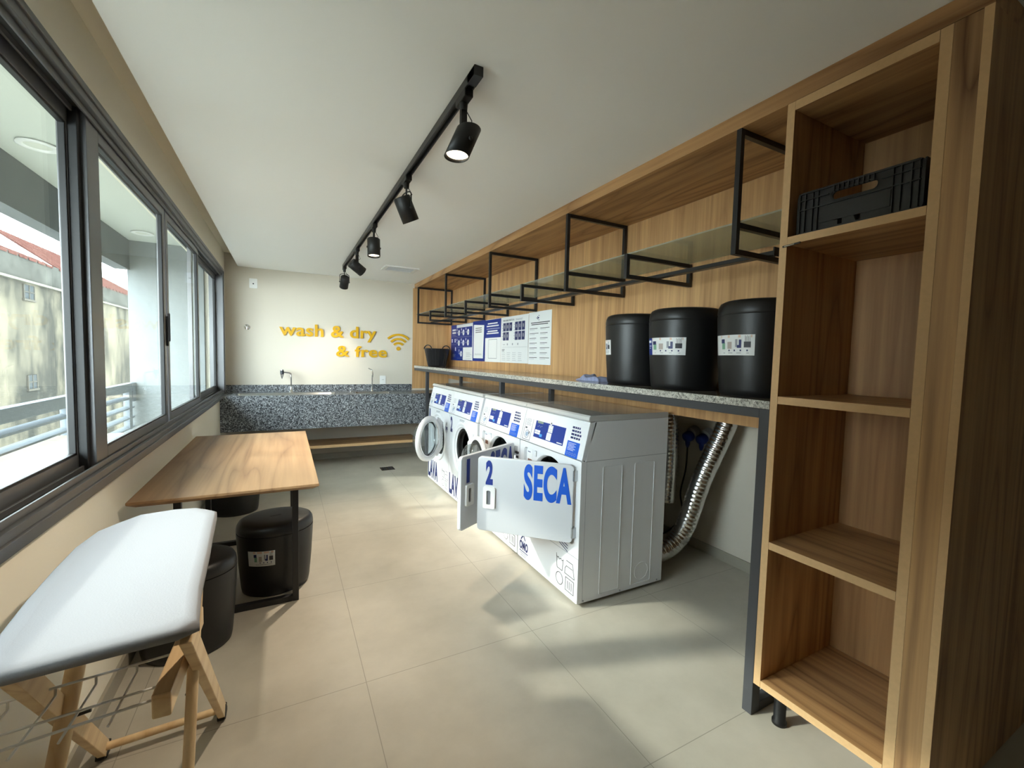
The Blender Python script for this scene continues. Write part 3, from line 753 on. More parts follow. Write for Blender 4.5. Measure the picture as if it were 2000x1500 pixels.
def p4(q, w, f):
    q.text('MELHORES PRÁTICAS', .05, 1.797, .018, f, h=.002, m=PRINTB, width=.26)
    bars(q, .34, .5, 1.81, f, 2, .012, .004, PRINTG)
    for a0, cols, n in ((.05, 3, 5), (.33, 3, 6)):
        i = 0
        for b in (1.69, 1.59):
            for j in range(cols):
                if i >= n: continue
                i += 1; a = a0+j*.075; q.rect(a, a+.064, b, b+.09, f, h=.002, m=NAVY)
                q.rect(a+.022, a+.044, b+.03, b+.065, f, h=.0028, m=PRINTG)
        for k in range(6): q.rect(a0-.022, a0-.014, 1.60+.03*k, 1.612+.03*k, f, h=.002, m=PRINTG)
    q.rect(.03, w-.02, 1.515, 1.517, f, h=.002, m=PRINTG); bars(q, .05, .12, 1.545, f, 1, m=PRINTG)
    for a in (.16, .28, .40): q.prism(circ(a, 1.547, .012, 10), .0012, .002, f, PRINTG)
    bars(q, .03, .1, 1.49, f, 2, .014, .006, PRINTB)
    for a in (.03, .15, .28, .41):
        for k in range(5): bars(q, a, a+.09, 1.455-.02*k, f, 1, t=.003, m=PRINTG)
    q.rect(w-.003, w, 1.5, 1.83, f, h=.002, m=PRINTG)
def p5(q, w, f):
    c = w*.42
    for k in range(6): t = k*1.05; q.prism(circ(c+.014*math.cos(t)*(1+k % 2), 1.79+.012*math.sin(t)*(1+k % 2), .006, 8), .0012, .002, f, NAVY)
    q.rect(c-.012, c+.014, 1.783, 1.797, f, h=.0022, m=NAVY)
    bars(q, .04, w-.03, 1.745, f, 1, t=.008, m=PRINTB, rag=0); bars(q, .05, w-.06, 1.728, f, 1, t=.008, m=PRINTB, rag=0)
    for k in range(7):
        for a in (.02, .22):
            bars(q, a, a+.17, 1.69-.047*k, f, 1, t=.005, m=PRINTB); bars(q, a, a+.12, 1.678-.047*k, f, 1, t=.003, m=PRINTG)
poster(6.06, 5.235, 'blue and white instruction poster with round pictures, farthest on the oak panel', p1, BLUE)
poster(5.23, 4.845, 'blue poster with a white sheet mounted on it, second from the far end', p2, BLUE, z0=1.35, z1=1.853, lift=.002)
poster(4.84, 4.41, 'white poster with a blue heading block and an empty framed box', p3)
poster(4.405, 3.785, 'white best-practices poster with rows of small navy pictograms', p4)
poster(3.78, 3.365, 'white text poster in two columns, nearest on the oak panel', p5, z0=1.343, z1=1.85)

# ================================================================== BINS / STOOLS
def label_art(q, fr, blue=True, s=1.0, w=.2, h=.1):
    """printed card: strip of little bins"""
    def R(a0, a1, b0, b1, m, hh=.0016): q.rect(a0*s, a1*s, b0*s, b1*s, fr, h=hh, m=m)
PINK = mat('print_peach', (220, 190, 172), .5); GREENP = mat('print_green', (120, 168, 140), .5); TAUPE = mat('print_taupe', (178, 166, 160), .5)
def make_bin(name, cat, label, group, loc, a=.195, b=.18, H=.42, rot=0, lab_ang=None, lab_z=.22, lab_w=.155, blue=False, slot=True, tilt=0):
    t = thing(name, label, cat, loc, group)
    prof = [(.001, .012), (.80, .012), (.83, 0), (.87, .004), (.895, .03), (.955, .17), (.985, .28), (1.0, .345), (1.0, .352)]
    X, Y, Z = loc
    q = MB(BLACKP); q.lathe([(r*1, h*H/.42) for r, h in prof], loc, n=56, ex=a, ey=b, rot=rot); q.build('body', t)
    q = MB(BLACKP)
    lid = [(.985, .353), (.992, .356), (1.0, .360), (1.0, .372), (.985, .392), (.94, .408), (.86, .416), (.6, .419), (.3, .420), (.0001, .420)]
    q.lathe([(r, h*H/.42) for r, h in lid], loc, n=56, ex=a, ey=b, rot=rot); q.build('lid', t)
    if slot:
        s_ = MB(FRAMED); s_.prism(rr(-.03, .03, -.008, .008, .007), 0, .0012, (V(X, Y, Z+H-.0005), V(math.cos(rot), math.sin(rot), 0), V(-math.sin(rot), math.cos(rot), 0), V(0, 0, 1))); s_.build('slot', t)
    if lab_ang is not None:
        # curved printed label wrapped on the body
        q = MB(PRINTW); n = 12; hh = .088; da = lab_w/a
        def P(u, v, lift):   # u 0..1 left->right seen from outside, v 0..1
            ang = lab_ang+(u-.5)*da; z = lab_z+(v-.5)*hh
            # radius at height
            zz = z/(H/.42); r = .895+(min(zz, .345)-.03)/.315*.105 if zz > .03 else .9
            r = 1.0*r+.01
            x = math.cos(ang-rot)*r*a; y = math.sin(ang-rot)*r*b
            d = Vector((x*math.cos(rot)-y*math.sin(rot), x*math.sin(rot)+y*math.cos(rot), 0)); d += d.normalized()*(lift)
            return V(X, Y, Z+z+(u-.5)*tilt)+d
        def patch(u0, u1, v0, v1, lift, m, k=3):
            vs = [P(u0+(u1-u0)*i/k, v, lift) for v in (v0, v1) for i in range(k+1)]
            q.add(vs, [(i, i+1, k+1+i+1, k+1+i) for i in range(k)], m)
        patch(0, 1, 0, 1, .001, PRINTW, 12)
        if blue: patch(0, .2, 0, 1, .0016, BLUE); patch(.02, .17, .72, .86, .0022, PRINTW); patch(.05, .17, .5, .56, .0022, PRINTW); patch(.05, .15, .38, .43, .0022, PRINTW)
        patch(.22, .95, .86, .98, .0016, PINK)
        patch(.26, .36, .3, .62, .0018, GREENP); patch(.24, .35, .6, .8, .002, NAVY)
        patch(.43, .54, .32, .66, .0018, TAUPE)
        patch(.62, .67, .4, .78, .0018, PRINTG); patch(.66, .75, .36, .5, .002, NAVY); patch(.70, .75, .5, .76, .002, NAVY)
        patch(.80, .93, .38, .66, .0018, PRINTB)
        for k in range(5): patch(.82+.022*k, .826+.022*k, .66, .95-.04*(k % 2), .0018, PRINTB, 1)
        for k in range(4): patch(.46+.13*k, .49+.13*k, .2, .28, .0018, NAVY, 1)
        patch(.3, .9, .1, .13, .0018, PRINTG)
        q.build('label', t, smooth='keep')
    return t
FACE = math.radians(205)
gB = 'black lidded bins on the worktop'
make_bin('lidded_bin', 'bin', 'black lidded bin on the worktop farthest from the oak cabinet, only a label sliver showing', gB, (1.915, 2.03, 1.2585), a=.185, b=.185, lab_w=.18, lab_ang=math.radians(146), slot=False)
make_bin('lidded_bin', 'bin', 'middle black lidded bin on the worktop with blue-edged picture label', gB, (1.895, 1.64, 1.2585), a=.19, b=.185, lab_ang=math.radians(184), lab_w=.26, blue=True, slot=False)
make_bin('lidded_bin', 'bin', 'black lidded bin on the worktop pressed beside the oak cabinet', gB, (1.895, 1.215, 1.2585), a=.19, b=.185, lab_ang=math.radians(172), lab_w=.22, slot=False, tilt=-.0)
gS = 'black stool bins on the floor'
make_bin('stool_bin', 'stool bin', 'black oval stool bin under the oak table behind its near leg frame', gS, (-.055, 2.92, 0.0005), a=.205, b=.18, lab_ang=math.radians(250), lab_w=.15, lab_z=.235, rot=.2)
make_bin('stool_bin', 'stool bin', 'black oval stool bin on the floor behind the ironing board', gS, (-.415, 2.46, 0.0005), a=.20, b=.165, H=.43)
make_bin('stool_bin', 'stool bin', 'black oval stool bin under the far end of the oak table', gS, (-.40, 4.42, 0.0005), a=.205, b=.18, lab_ang=math.radians(275), lab_w=.17, lab_z=.30, rot=-.15)

# basket
bk = thing('flexible_tub', 'black flexible plastic tub with two handles at the far end of the worktop', 'tub', (1.90, 5.93, 1.2585))
q = MB(CRATEP); q.lathe([(.001, .004), (.115, .004), (.12, 0), (.125, .01), (.172, .235), (.178, .24), (.176, .246), (.168, .243), (.118, .014), (.001, .012)], (1.90, 5.93, 1.2585), n=44)
for k in range(22):
    t = 2*PI*k/22; q.tube([(1.90+.126*math.cos(t), 5.93+.126*math.sin(t), 1.27), (1.90+.172*math.cos(t), 5.93+.172*math.sin(t), 1.49)], .003, 6)
q.build('body', bk)
for dx, dy in ((-1, -.35), (1, .35)):
    q = MB(CRATEP); n = Vector((dx, dy, 0)).normalized(); tn = Vector((-n.y, n.x, 0))
    c = V(1.90, 5.93, 1.50)+n*.158
    q.tube([c+tn*.085*math.cos(a)+V(0, 0, .055*math.sin(a)-.006) for a in [PI*k/14 for k in range(15)]], .0075, 10); q.build('handle', bk)

# cloth
q = MB(mat('lilac_grey_microfibre', (150, 158, 190), .95, noise=(60, .18), bump=(160, .6)))
n1, n2 = 34, 22; vs = []; random.seed(3)
for j in range(n2+1):
    for i in range(n1+1):
        u, v = i/n1, j/n2
        y = 2.475-.25*u; x = 1.79+.13*v
        e = min(u, 1-u, v, 1-v); prof = min(1, e/.10)
        h = (.012+.036*math.exp(-((u-.28)/.14)**2)+.024*math.exp(-((u-.72)/.26)**2))*math.sqrt(max(0, prof))
        if u < .14: h = min(h, .012)
        h *= .85+.10*math.sin(u*17+v*5)*math.sin(v*9+1)
        vs.append((x+.012*math.sin(u*9), y+.008*math.sin(v*8), 1.2592+max(0, h)))
k = len(vs); vs2 = [(x, y, 1.2588) for x, y, z in vs]
fs = [(j*(n1+1)+i, j*(n1+1)+i+1, (j+1)*(n1+1)+i+1, (j+1)*(n1+1)+i) for j in range(n2) for i in range(n1)]
q.add(vs, fs, None, True)
tag(q.build('cleaning_cloth', sub=1), 'crumpled lilac-grey cleaning cloth on the granite worktop beside the bins', 'cloth')

# ================================================================== MACHINES
XF = 1.448
def FM(y_left):   # front plane frame: s runs right as seen (towards -y), t = z
    return (V(XF, y_left, 0), V(0, -1, 0), V(0, 0, 1), V(-1, 0, 0))
sl_v = V(.052, 0, .215).normalized(); sl_n = V(-.215, 0, .052).normalized()
def FS(y_left):   # sloping control panel frame, t=0 at z=.84
    return (V(XF, y_left, .84), V(0, -1, 0), sl_v, sl_n)
W = .706
DRUM = mat('dark_drum', (20, 20, 24), .3, .6); DRUMG = mat('galvanised_drum', (96, 104, 104), .35, .8)
def machine(y0, kind, label):
    yl = y0+W
    t = thing('washing_machine' if kind == 'w' else 'tumble_dryer', label, 'washing machine' if kind == 'w' else 'dryer', (XF, y0, 0), 'front-loading machines in a row')
    xb = 2.10
    # casing
    q = MB(WHITEP, FRAMED)
    FYc = (V(0, yl, 0), V(1, 0, 0), V(0, 0, 1), V(0, -1, 0)); sidep = [(XF+.03, .022), (xb, .022), (xb, 1.056), (XF+.085, 1.056), (XF+.03, .842)]
    q.prism(sidep, 0, .012, FYc); q.prism(sidep, W-.012, W, FYc)
    q.add([(XF+.002, y0, .835), (XF+.002, y0, .022), (XF+.03, y0, .022), (XF+.03, y0, .835)], [(0, 1, 2, 3)])
    q.box(xb-.012, xb, y0+.012, yl-.012, .022, 1.06); q.box(XF+.02, xb, y0+.012, yl-.012, .022, .03)
    for a in (y0+.05, yl-.05):
        for b in (XF+.06, xb-.06): q.lathe([(.001, 0), (.02, 0), (.02, .008), (.01, .01), (.01, .024)], (b, a, 0), n=16, m=1)
    q.build('casing', t, bevel=.002)
    # embossed side
    q = MB(WHITEP); FE = (V(0, y0, 0), V(1, 0, 0), V(0, 0, 1), V(0, -1, 0))
    for a0, a1 in ((1.60, 1.745), (1.84, 2.0)):
        q.plate(rr(a0, a1, .045, .795, .008), [rr(a0+.004, a1-.004, .049, .791, .006)[::-1]], 0, .0025, FE)
    q.plate(circ(1.925, .12, .055), [circ(1.925, .12, .0515)[::-1]], 0, .002, FE)
    q.rect(XF+.03, xb, .832, .835, FE, h=.0004, m=PRINTG); q.rect(XF+.034, XF+.036, .03, .832, FE, h=.0004, m=PRINTG)
    for a in (1.49, 1.76, 2.06): q.prism(circ(a, .034, .005, 10), 0, .002, FE, PRINTG)
    q.build('side_embossing', t)
    # lid and control panel
    q = MB(WHITEP); FY = (V(0, yl, 0), V(1, 0, 0), V(0, 0, 1), V(0, -1, 0))
    q.prism([(XF+.046, 1.056), (XF+.05, 1.056), (xb, 1.056), (xb, 1.09), (XF+.054, 1.09), (XF+.044, 1.082), (XF+.040, 1.066)], 0, W, FY)
    q.mats[0] = LIDM; q.build('lid', t, bevel=.004)
    q = MB(WHITEP); q.prism([(XF, .84), (XF+.03, .84), (XF+.10, 1.054), (XF+.050, 1.054)], 0, W, FY); q.build('control_panel', t, bevel=.003)
    cpn = t.children[-1] if False else None
    # front plate
    fm = FM(yl); cxs = W/2
    q = MB(WHITEP)
    if kind == 'w':
        cz = .545; q.plate(rr(.001, W-.001, .02, .835, .012), [circ(cxs, cz, .205, 48)[::-1]], -.02, 0, fm)
        q.build('front_panel', t)
        q = MB(WHITEP); c = V(XF, yl-cxs, cz)
        q.lathe([(.252, .0), (.250, .008), (.235, .014), (.225, .004), (.20, -.012), (.188, -.02)], c, (-1, 0, 0), n=56); q.build('porthole_rim', t)
        q = MB(RUBBER); q.lathe([(.19, -.018), (.172, -.01), (.165, -.03), (.172, -.05), (.162, -.07)], c, (-1, 0, 0), n=48); q.build('door_gasket', t)
        q = MB(DRUM)
        q.lathe([(.165, -.065), (.235, -.085), (.24, -.42), (.001, -.43)], c, (-1, 0, 0), n=48)
        for k in range(3):
            a = 2*PI*k/3+.5; q.obox(c+V(.12, math.cos(a)*.215, math.sin(a)*.215), c+V(.40, math.cos(a)*.215, math.sin(a)*.215), .06, .05, up=(0, math.cos(a), math.sin(a)))
        q.build('drum', t)
    else:
        cz = .570
        rec = rr(.055, .66, .345, .80, .035)
        q.plate(rr(.001, W-.001, .02, .835, .012), [rec[::-1]], -.022, 0, fm)
        q.build('front_panel', t)
        q = MB(WHITEP); q.plate(rr(.05, .665, .34, .805, .035), [circ(.352, cz, .226, 48)[::-1]], -.03, -.022, fm)
        q.build('recess_panel', t)
        q = MB(DRUMG, WHITEP); c = V(XF+.025, yl-.352, cz)
        q.lathe([(.232, .0), (.23, .008), (.222, .004), (.215, -.02)], c, (-1, 0, 0), n=48, m=1)
        q.lathe([(.215, -.02), (.215, -.05), (.26, -.06), (.265, -.5), (.001, -.5)], c, (-1, 0, 0), n=48)
        for k in range(3):
            a = 2*PI*k/3+.9; q.obox(c+V(.08, math.cos(a)*.24, math.sin(a)*.24), c+V(.48, math.cos(a)*.24, math.sin(a)*.24), .03, .06, up=(0, math.cos(a), math.sin(a)))
        q.build('drum', t)
        q = MB(PRINTW, mat('print_brown', (120, 84, 70), .5), LGREY, NAVY)
        q.rect(.07, .135, .68, .79, fm, h=-.0208); q.rect(.075, .11, .765, .77, fm, h=-.0204, m=3); q.rect(.075, .13, .69, .72, fm, h=-.0204, m=1)
        q.prism(rr(.165, .19, .752, .79, .004), -.022, -.018, fm, 2); q.prism(rr(.17, .185, .758, .784, .003), -.018, -.017, fm, 0)
        q.build('warning_sticker', t)
    # decals
    fs = FS(yl); q = MB(BLUE, PRINTW, PRINTB, PRINTG, BLUEL, NAVY)
    q.rect(.155, .50, .045, .17, fs, h=.0012, m=NAVY if False else BLUE)
    q.rect(.175, .245, .140, .155, fs, h=.002, m=mat('lcd', (120, 132, 120), .3))
    for k, a in enumerate((.185, .2, .215, .23)): q.prism(circ(a+.005, .118+(.006 if k % 2 else 0), .0035, 8), .0012, .002, fs, PRINTG)
    q.rect(.165, .195, .068, .095, fs, h=.002, m=PRINTW); q.rect(.198, .228, .068, .095, fs, h=.002, m=PRINTW); q.rect(.165, .228, .08, .082, fs, h=.0024, m=BLUE)
    q.rect(.228, .258, .056, .074, fs, h=.0022, m=mat('print_cyan', (70, 150, 225), .4))
    q.rect(.315, .365, .10, .145, fs, h=.002, m=PRINTW); q.rect(.31, .362, .05, .096, fs, h=.002, m=PRINTW)
    q.prism(circ(.335, .158, .012, 16), .0012, .002, fs, PRINTW); q.prism(circ(.337, .158, .006, 12), .002, .0026, fs, PRINTB)
    outline(q, [(.32, .106), (.36, .106), (.36, .139), (.32, .139)], .002, fs, .0026, PRINTG)
    outline(q, [(.34, .106), (.34, .139)], .002, fs, .0026, PRINTG, False); outline(q, [(.32, .122), (.36, .122)], .002, fs, .0026, PRINTG, False)
    for k in range(4): q.rect(.318, .352, .058+.009*k, .060+.009*k, fs, h=.0026, m=PRINTG)
    q.rect(.435, .49, .052, .058, fs, h=.0022, m=PRINTW)
    q.build('display_panel', t)
    q = MB(PRINTW, PRINTB, PRINTG, BLUEL, BLUE)
    q.prism(rr(.54, .66, .0, .188, .004), 0, .0009, fs, 0)
    for k, tx in enumerate((.075, .085, .095, .09)):
        q.rect(.56, .56+tx, .165-.02*k, .177-.02*k, fs, h=.0016, m=NAVY)
        for g in (.3, .55, .8): q.rect(.56+tx*g, .56+tx*g+.003, .164-.02*k, .178-.02*k, fs, h=.002, m=PRINTW)
    q.rect(.54, .66, .0, .09, fs, h=.0016, m=BLUEL)
    for k in range(6): q.rect(.552, .552+.075*(1-.2*(k % 2)), .078-.008*k, .0805-.008*k, fs, h=.002, m=PRINTW)
    for k in range(4): outline(q, circ(.56+.025*k, .018, .008, 8), .0016, fs, .002, PRINTG)
    q.build('info_sticker', t)
    q = MB(PRINTW, PRINTB, PRINTG)
    outline(q, [(.022, .01), (.118, .01), (.118, .185), (.022, .185)], .003, fs, .0012, PRINTB if kind == 'd' else PRINTG)
    for k in range(8): q.rect(.034, .1-.004*(k % 3), .165-.008*k, .168-.008*k, fs, h=.0012, m=PRINTG)
    q.rect(.034, .058, .085, .095, fs, h=.0014, m=PRINTB)
    outline(q, circ(.07, .048, .026, 18), .005, fs, .0014, PRINTG); q.prism(circ(.07, .048, .016, 16), .0004, .0012, fs, mat('print_bluegrey', (140, 160, 185), .5)); q.rect(.09, .1, .052, .068, fs, h=.0018, m=PRINTB)
    q.build('dosing_sticker', t)
    q = MB(PRINTB)
    # laundry symbols, bottom right of the front
    sx, sz, w_ = .50, .055, .0036
    if kind == 'd': sx = .49
    h = .0012
    zz = [(sx, sz+.165), (sx+.012, sz+.155), (sx+.022, sz+.163), (sx+.035, sz+.153), (sx+.048, sz+.163), (sx+.06, sz+.153), (sx+.072, sz+.163)]
    outline(q, zz, w_, fm, h, None, False); outline(q, [(sx, sz+.178), (sx+.01, sz+.095), (sx+.064, sz+.095), (sx+.072, sz+.163)], w_, fm, h, None, False)
    outline(q, circ(sx+.036, sz+.038, .036, 24), w_, fm, h, None)
    outline(q, [(sx+.105, sz+.175), (sx+.165, sz+.175), (sx+.185, sz+.095), (sx+.09, sz+.095), (sx+.092, sz+.125), (sx+.105, sz+.143), (sx+.165, sz+.143)], w_, fm, h, None, False)
    outline(q, [(sx+.1, sz), (sx+.18, sz), (sx+.18, sz+.076), (sx+.1, sz+.076)], w_, fm, h, None)
    for k in range(3): outline(q, [(sx+.122+.018*k, sz+.015), (sx+.122+.018*k, sz+.06)], w_, fm, h, None, False)
    q.build('care_symbols', t)
    q = MB(NAVY)
    if kind == 'w':
        q.text('LAVA', .015, .045, .205, fm, h=.0006, th=.0008, width=.34, bold=.04); q.build('lettering', t); q = MB(NAVY)
        q.text('1' if y0 > 4 else '2', .03, .66, .15, fm, h=.0006, th=.0008, width=.035 if y0 > 4 else .055, bold=.04)
        q.build('door_number_print', t)
        q = MB(PRINTG); q.rect(.31, .40, .808, .816, fm, h=.0008); q.rect(.31, .385, .798, .802, fm, h=.0008); q.rect(.285, .30, .798, .816, fm, h=.0008)
        q.build('maker_badge', t)
        ox, oz, os_ = .585, .63, .62
    else: ox, oz, os_ = .03, .045, 1.0
    q = MB(NAVY, PRINTG, BLUEL)
    q.text('OMO', ox, oz+.035*os_, .06*os_, fm, h=.0006, th=.0006, width=.115*os_, bold=.05)
    outline(q, [(ox+.02*os_, oz+.105*os_), (ox+.05*os_, oz+.14*os_), (ox+.075*os_, oz+.11*os_)], .01*os_, fm, .0012, 0 if kind == 'd' else 1, False)
    outline(q, [(ox+.05*os_, oz+.14*os_), (ox+.03*os_, oz+.16*os_)], .006*os_, fm, .0012, 1, False)
    outline(q, [(ox+.05*os_, oz+.14*os_), (ox+.085*os_, oz+.165*os_)], .006*os_, fm, .0012, 1, False)
    for k in range(3): q.rect(ox+.01*k*os_, ox+(.115-.012*k)*os_, oz+(.02-.014*k)*os_, oz+(.026-.014*k)*os_, fm, h=.0012, m=0 if k == 0 else 1)
    q.build('brand_logo', t)
    if kind == 'd':
        q = MB(NAVY)
        for k in range(3): outline(q, [(.47+.03*k, .325+.004*k), (.60, .285+.018*k)], .005, fm, .0012, 0, False)
        q.build('stripe_sticker', t)
        q = MB(PRINTG); q.rect(.001, W-.001, .278, .2805, fm, h=.0006); q.build('kick_line', t)
    return t
m_w1 = machine(4.087, 'w', 'white washing machine lettered LAVA at the far end of the row, round door swung open')
m_w2 = machine(3.378, 'w', 'white washing machine lettered LAVA next to the dryers, dark drum showing')
m_d1 = machine(2.628, 'd', 'white tumble dryer between the other dryer and the washing machines, its door marked 1')
m_d2 = machine(1.915, 'd', 'white tumble dryer nearest the camera, its open door marked 2 SECA')

def dryer_door(t, hinge, tip, num):
    hinge = Vector((*hinge, 0)); tip = Vector((*tip, 0)); d = (tip-hinge); Wd = d.length; d.normalize()
    n = Vector((-d.y, d.x, 0))
    # outer face (with lettering) is what looks away from the machine when shut
    fr = (V(hinge.x, hinge.y, 0), d, V(0, 0, 1), n)
    # choose n so that it faces the camera side
    if n.dot(V(0, 0, 0)-tip) < 0: n = -n; fr = (V(hinge.x, hinge.y, 0), d, V(0, 0, 1), n)
    z0, z1 = .364, .81
    q = MB(LGREY, WHITEP); q.prism(rr(0, Wd, z0, z1, .022), -.026, 0, fr, 0); o = q.build('door', t, bevel=.004, seg=3)
    # text is seen from n side: right-hand direction is  up x n
    rgt = V(0, 0, 1).cross(n); L_ = V(tip.x, tip.y, 0) if rgt.dot(d) < 0 else V(hinge.x, hinge.y, 0)
    ft = (L_, rgt, V(0, 0, 1), n)
    q = MB(BLUEL, BLUE); col = BLUEL if num == '2' else BLUE
    q.text('SECA', Wd*.50, z1-.225, .205, ft, h=.0006, th=.0008, width=Wd*.485, bold=.045, m=col)
    q.build('door_lettering', o); q = MB(BLUE)
    q.text(num, .052, z1-.165, .145, ft, h=.0006, th=.0008, width=.03 if num == '1' else .045, bold=.05, m=BLUE)
    q.build('door_number', o)
    q = MB(WHITEPL, mat('handle_recess', (120, 122, 128), .5)); a0, a1, b0, b1 = .04, .115, z1-.305, z1-.175
    q.plate(rr(a0, a1, b0, b1, .01), [rr(a0+.022, a0+.048, b0+.022, b1-.022, .008)[::-1]], 0, .012, ft, 0)
    q.prism(rr(a0+.02, a0+.05, b0+.02, b1-.02, .008), 0, .0015, ft, 1)
    q.build('door_handle', o, bevel=.002)
    # inner liner
    q = MB(WHITEP); q.prism(rr(.05, Wd-.05, z0+.03, z1-.03, .05), -.04, -.026, fr); q.build('door_liner', o, bevel=.008)
    q = MB(STEEL, PRINTB)
    for zc in (z0+.06, z1-.06):
        q.box(hinge.x-.004, hinge.x+.03, hinge.y-.006, hinge.y+.02, zc-.03, zc+.03)
    q.build('hinge', o)
    if num == '1':
        q = MB(PRINTB)
        for k in range(4):
            for j in range(2): q.box(1.437+.0, 1.447, 2.636+.012*j+(.006 if k % 2 else 0), 2.644+.012*j+(.006 if k % 2 else 0), .73-.03*k, .745-.03*k)
        q.build('seal_pattern', t)
dryer_door(m_d2, (1.425, 1.952), (1.017, 2.357), '2')
dryer_door(m_d1, (1.425, 2.662), (.913, 2.36), '1')

BOWL = glass_mat('door_bowl_glass', (.70, .74, .75), .02, 1.7, .03)
def washer_door(t, hinge, ang, z=.545, R=.225):
    """ang: 0 = shut (points +y), opens towards -x"""
    a = math.radians(ang); d = V(-math.sin(a), math.cos(a), 0); n_out = V(-math.cos(a), -math.sin(a), 0)  # outside face normal
    h = V(hinge[0], hinge[1], z); c = h+d*(R+.025)
    q = MB(WHITEP); q.lathe([(R, -.030), (R, -.012), (R-.008, 0), (R-.022, .006), (R-.042, .002), (R-.048, -.01), (R-.048, -.030), (R, -.030)], c, n_out, n=56)
    # squared hinge block
    q.prism([(0, -.135), (.10, -.20), (.10, .20), (0, .135)], -.030, -.004, (h, d, V(0, 0, 1), n_out))
    o = q.build('door', t, bevel=.003)
    q = MB(BOWL); q.lathe([(R-.048, -.012), (.001, -.006)], c, n_out, n=48)
    q.lathe([(R-.05, -.028), (R-.056, -.05), (R-.068, -.10), (R-.09, -.118), (.001, -.125)], c, n_out, n=48)
    q.build('door_glass', o)
    q = MB(CHROME); q.lathe([(R-.045, -.006), (R-.048, .001), (R-.055, -.002), (R-.053, -.012)], c, n_out, n=48); q.build('trim_ring', o)
    q = MB(RUBBER); q.lathe([(R-.03, -.031), (R-.04, -.036), (R-.06, -.036), (R-.066, -.030)], c, n_out, n=48); q.build('inner_seal', o)
    q = MB(STEEL, PRINTB); q.prism([(-.012, -.13), (.004, -.13), (.004, .13), (-.012, .13)], -.028, -.006, (h, d, V(0, 0, 1), n_out), 0)
    for k in range(8): q.prism(circ(-.004, -.11+.03*k, .004, 8), -.006, -.0055, (h, d, V(0, 0, 1), n_out), 1)
    q.build('hinge', o)
washer_door(m_w1, (1.415, 4.185), 132, z=.605, R=.218)
washer_door(m_w2, (1.40, 3.405), 175)

# ------------------------------------------------------------------ ducts, plugs, cable
def duct(pts, r, name, label, cat='duct'):
    # smooth path, ribbed hose
    P = [Vector(p) for p in pts]; out = []
    n = len(P)
    for i in range(n-1):
        p0 = P[max(i-1, 0)]; p1 = P[i]; p2 = P[i+1]; p3 = P[min(i+2, n-1)]
        for k in range(24):
            t = k/24; out.append(.5*((2*p1)+(-p0+p2)*t+(2*p0-5*p1+4*p2-p3)*t*t+(-p0+3*p1-3*p2+p3)*t**3))
    out.append(P[-1]); L_ = 0; rs = []; dense = []; step = .007
    # resample
    acc = [0]
    for a, b in zip(out[:-1], out[1:]): acc.append(acc[-1]+(b-a).length)
    tot = acc[-1]; m = int(tot/step); j = 0
    for k in range(m+1):
        s = tot*k/m
        while j < len(acc)-2 and acc[j+1] < s: j += 1
        f = (s-acc[j])/max(1e-9, acc[j+1]-acc[j]); dense.append(out[j].lerp(out[j+1], f))
        rs.append(r*(1.05 if k % 4 == 0 else 1.0 if k % 4 != 2 else .985))
    q = MB(FOIL); q.tube(dense, r, 32, rs=rs, caps=False)
    return tag(q.build(name, smooth='keep'), label, cat)
duct([(2.112, 2.12, .125), (2.25, 2.06, .12), (2.40, 2.02, .25), (2.50, 1.965, .62), (2.60, 1.875, 1.0), (2.66, 1.82, 1.34)], .064, 'exhaust_duct', 'silver ribbed exhaust duct curving up from behind the nearest dryer')
duct([(2.50, 2.265, .375), (2.505, 2.265, .7), (2.52, 2.29, 1.0), (2.56, 2.32, 1.34)], .062, 'exhaust_duct', 'silver foil exhaust duct hanging straight down close behind the dryers')
for i, (y, lab) in enumerate(((2.238, 'blue industrial power plug in the wall socket with the black cable'), (2.117, 'blue industrial power plug in the wall socket beside the silver duct'))):
    t = thing('power_plug', lab, 'plug', (2.70, y, .85), 'blue industrial plugs on the wall')
    q = MB(mat('socket_grey', (150, 152, 150), .5)); q.lathe([(.045, 0), (.042, .05), (.04, .055), (.001, .055)], (XR-.001, y, .885), (-1, 0, -.3), n=24); q.build('wall_socket', t)
    q = MB(mat('plug_blue', (24, 52, 130), .45)); q.lathe([(.001, 0), (.036, 0), (.04, .01), (.038, .05), (.028, .055), (.001, .056)], (XR-.055, y, .855), (-1, 0, -.35), n=24)
    q.lathe([(.02, 0), (.016, .05), (.009, .075), (.001, .076)], (XR-.085, y, .84), (0, 0, -1), n=20); q.build('plug_body', t)
q = MB(RUBBER); cp = [(XR-.085, 2.238, .77), (XR-.09, 2.24, .6), (XR-.11, 2.26, .42), (XR-.13, 2.22, .30), (XR-.2, 2.2, .22), (XR-.32, 2.22, .15), (XR-.5, 2.26, .13), (2.11, 2.3, .14)]
P_ = [Vector(p) for p in cp]; o_ = []
for i in range(len(P_)-1):
    p0 = P_[max(i-1, 0)]; p1 = P_[i]; p2 = P_[i+1]; p3 = P_[min(i+2, len(P_)-1)]
    for k in range(8): t = k/8; o_.append(.5*((2*p1)+(-p0+p2)*t+(2*p0-5*p1+4*p2-p3)*t*t+(-p0+3*p1-3*p2+p3)*t**3))
q.tube(o_, .006, 10); tag(q.build('power_cable'), 'black power cable hanging from the left blue plug down behind the dryer', 'cable')

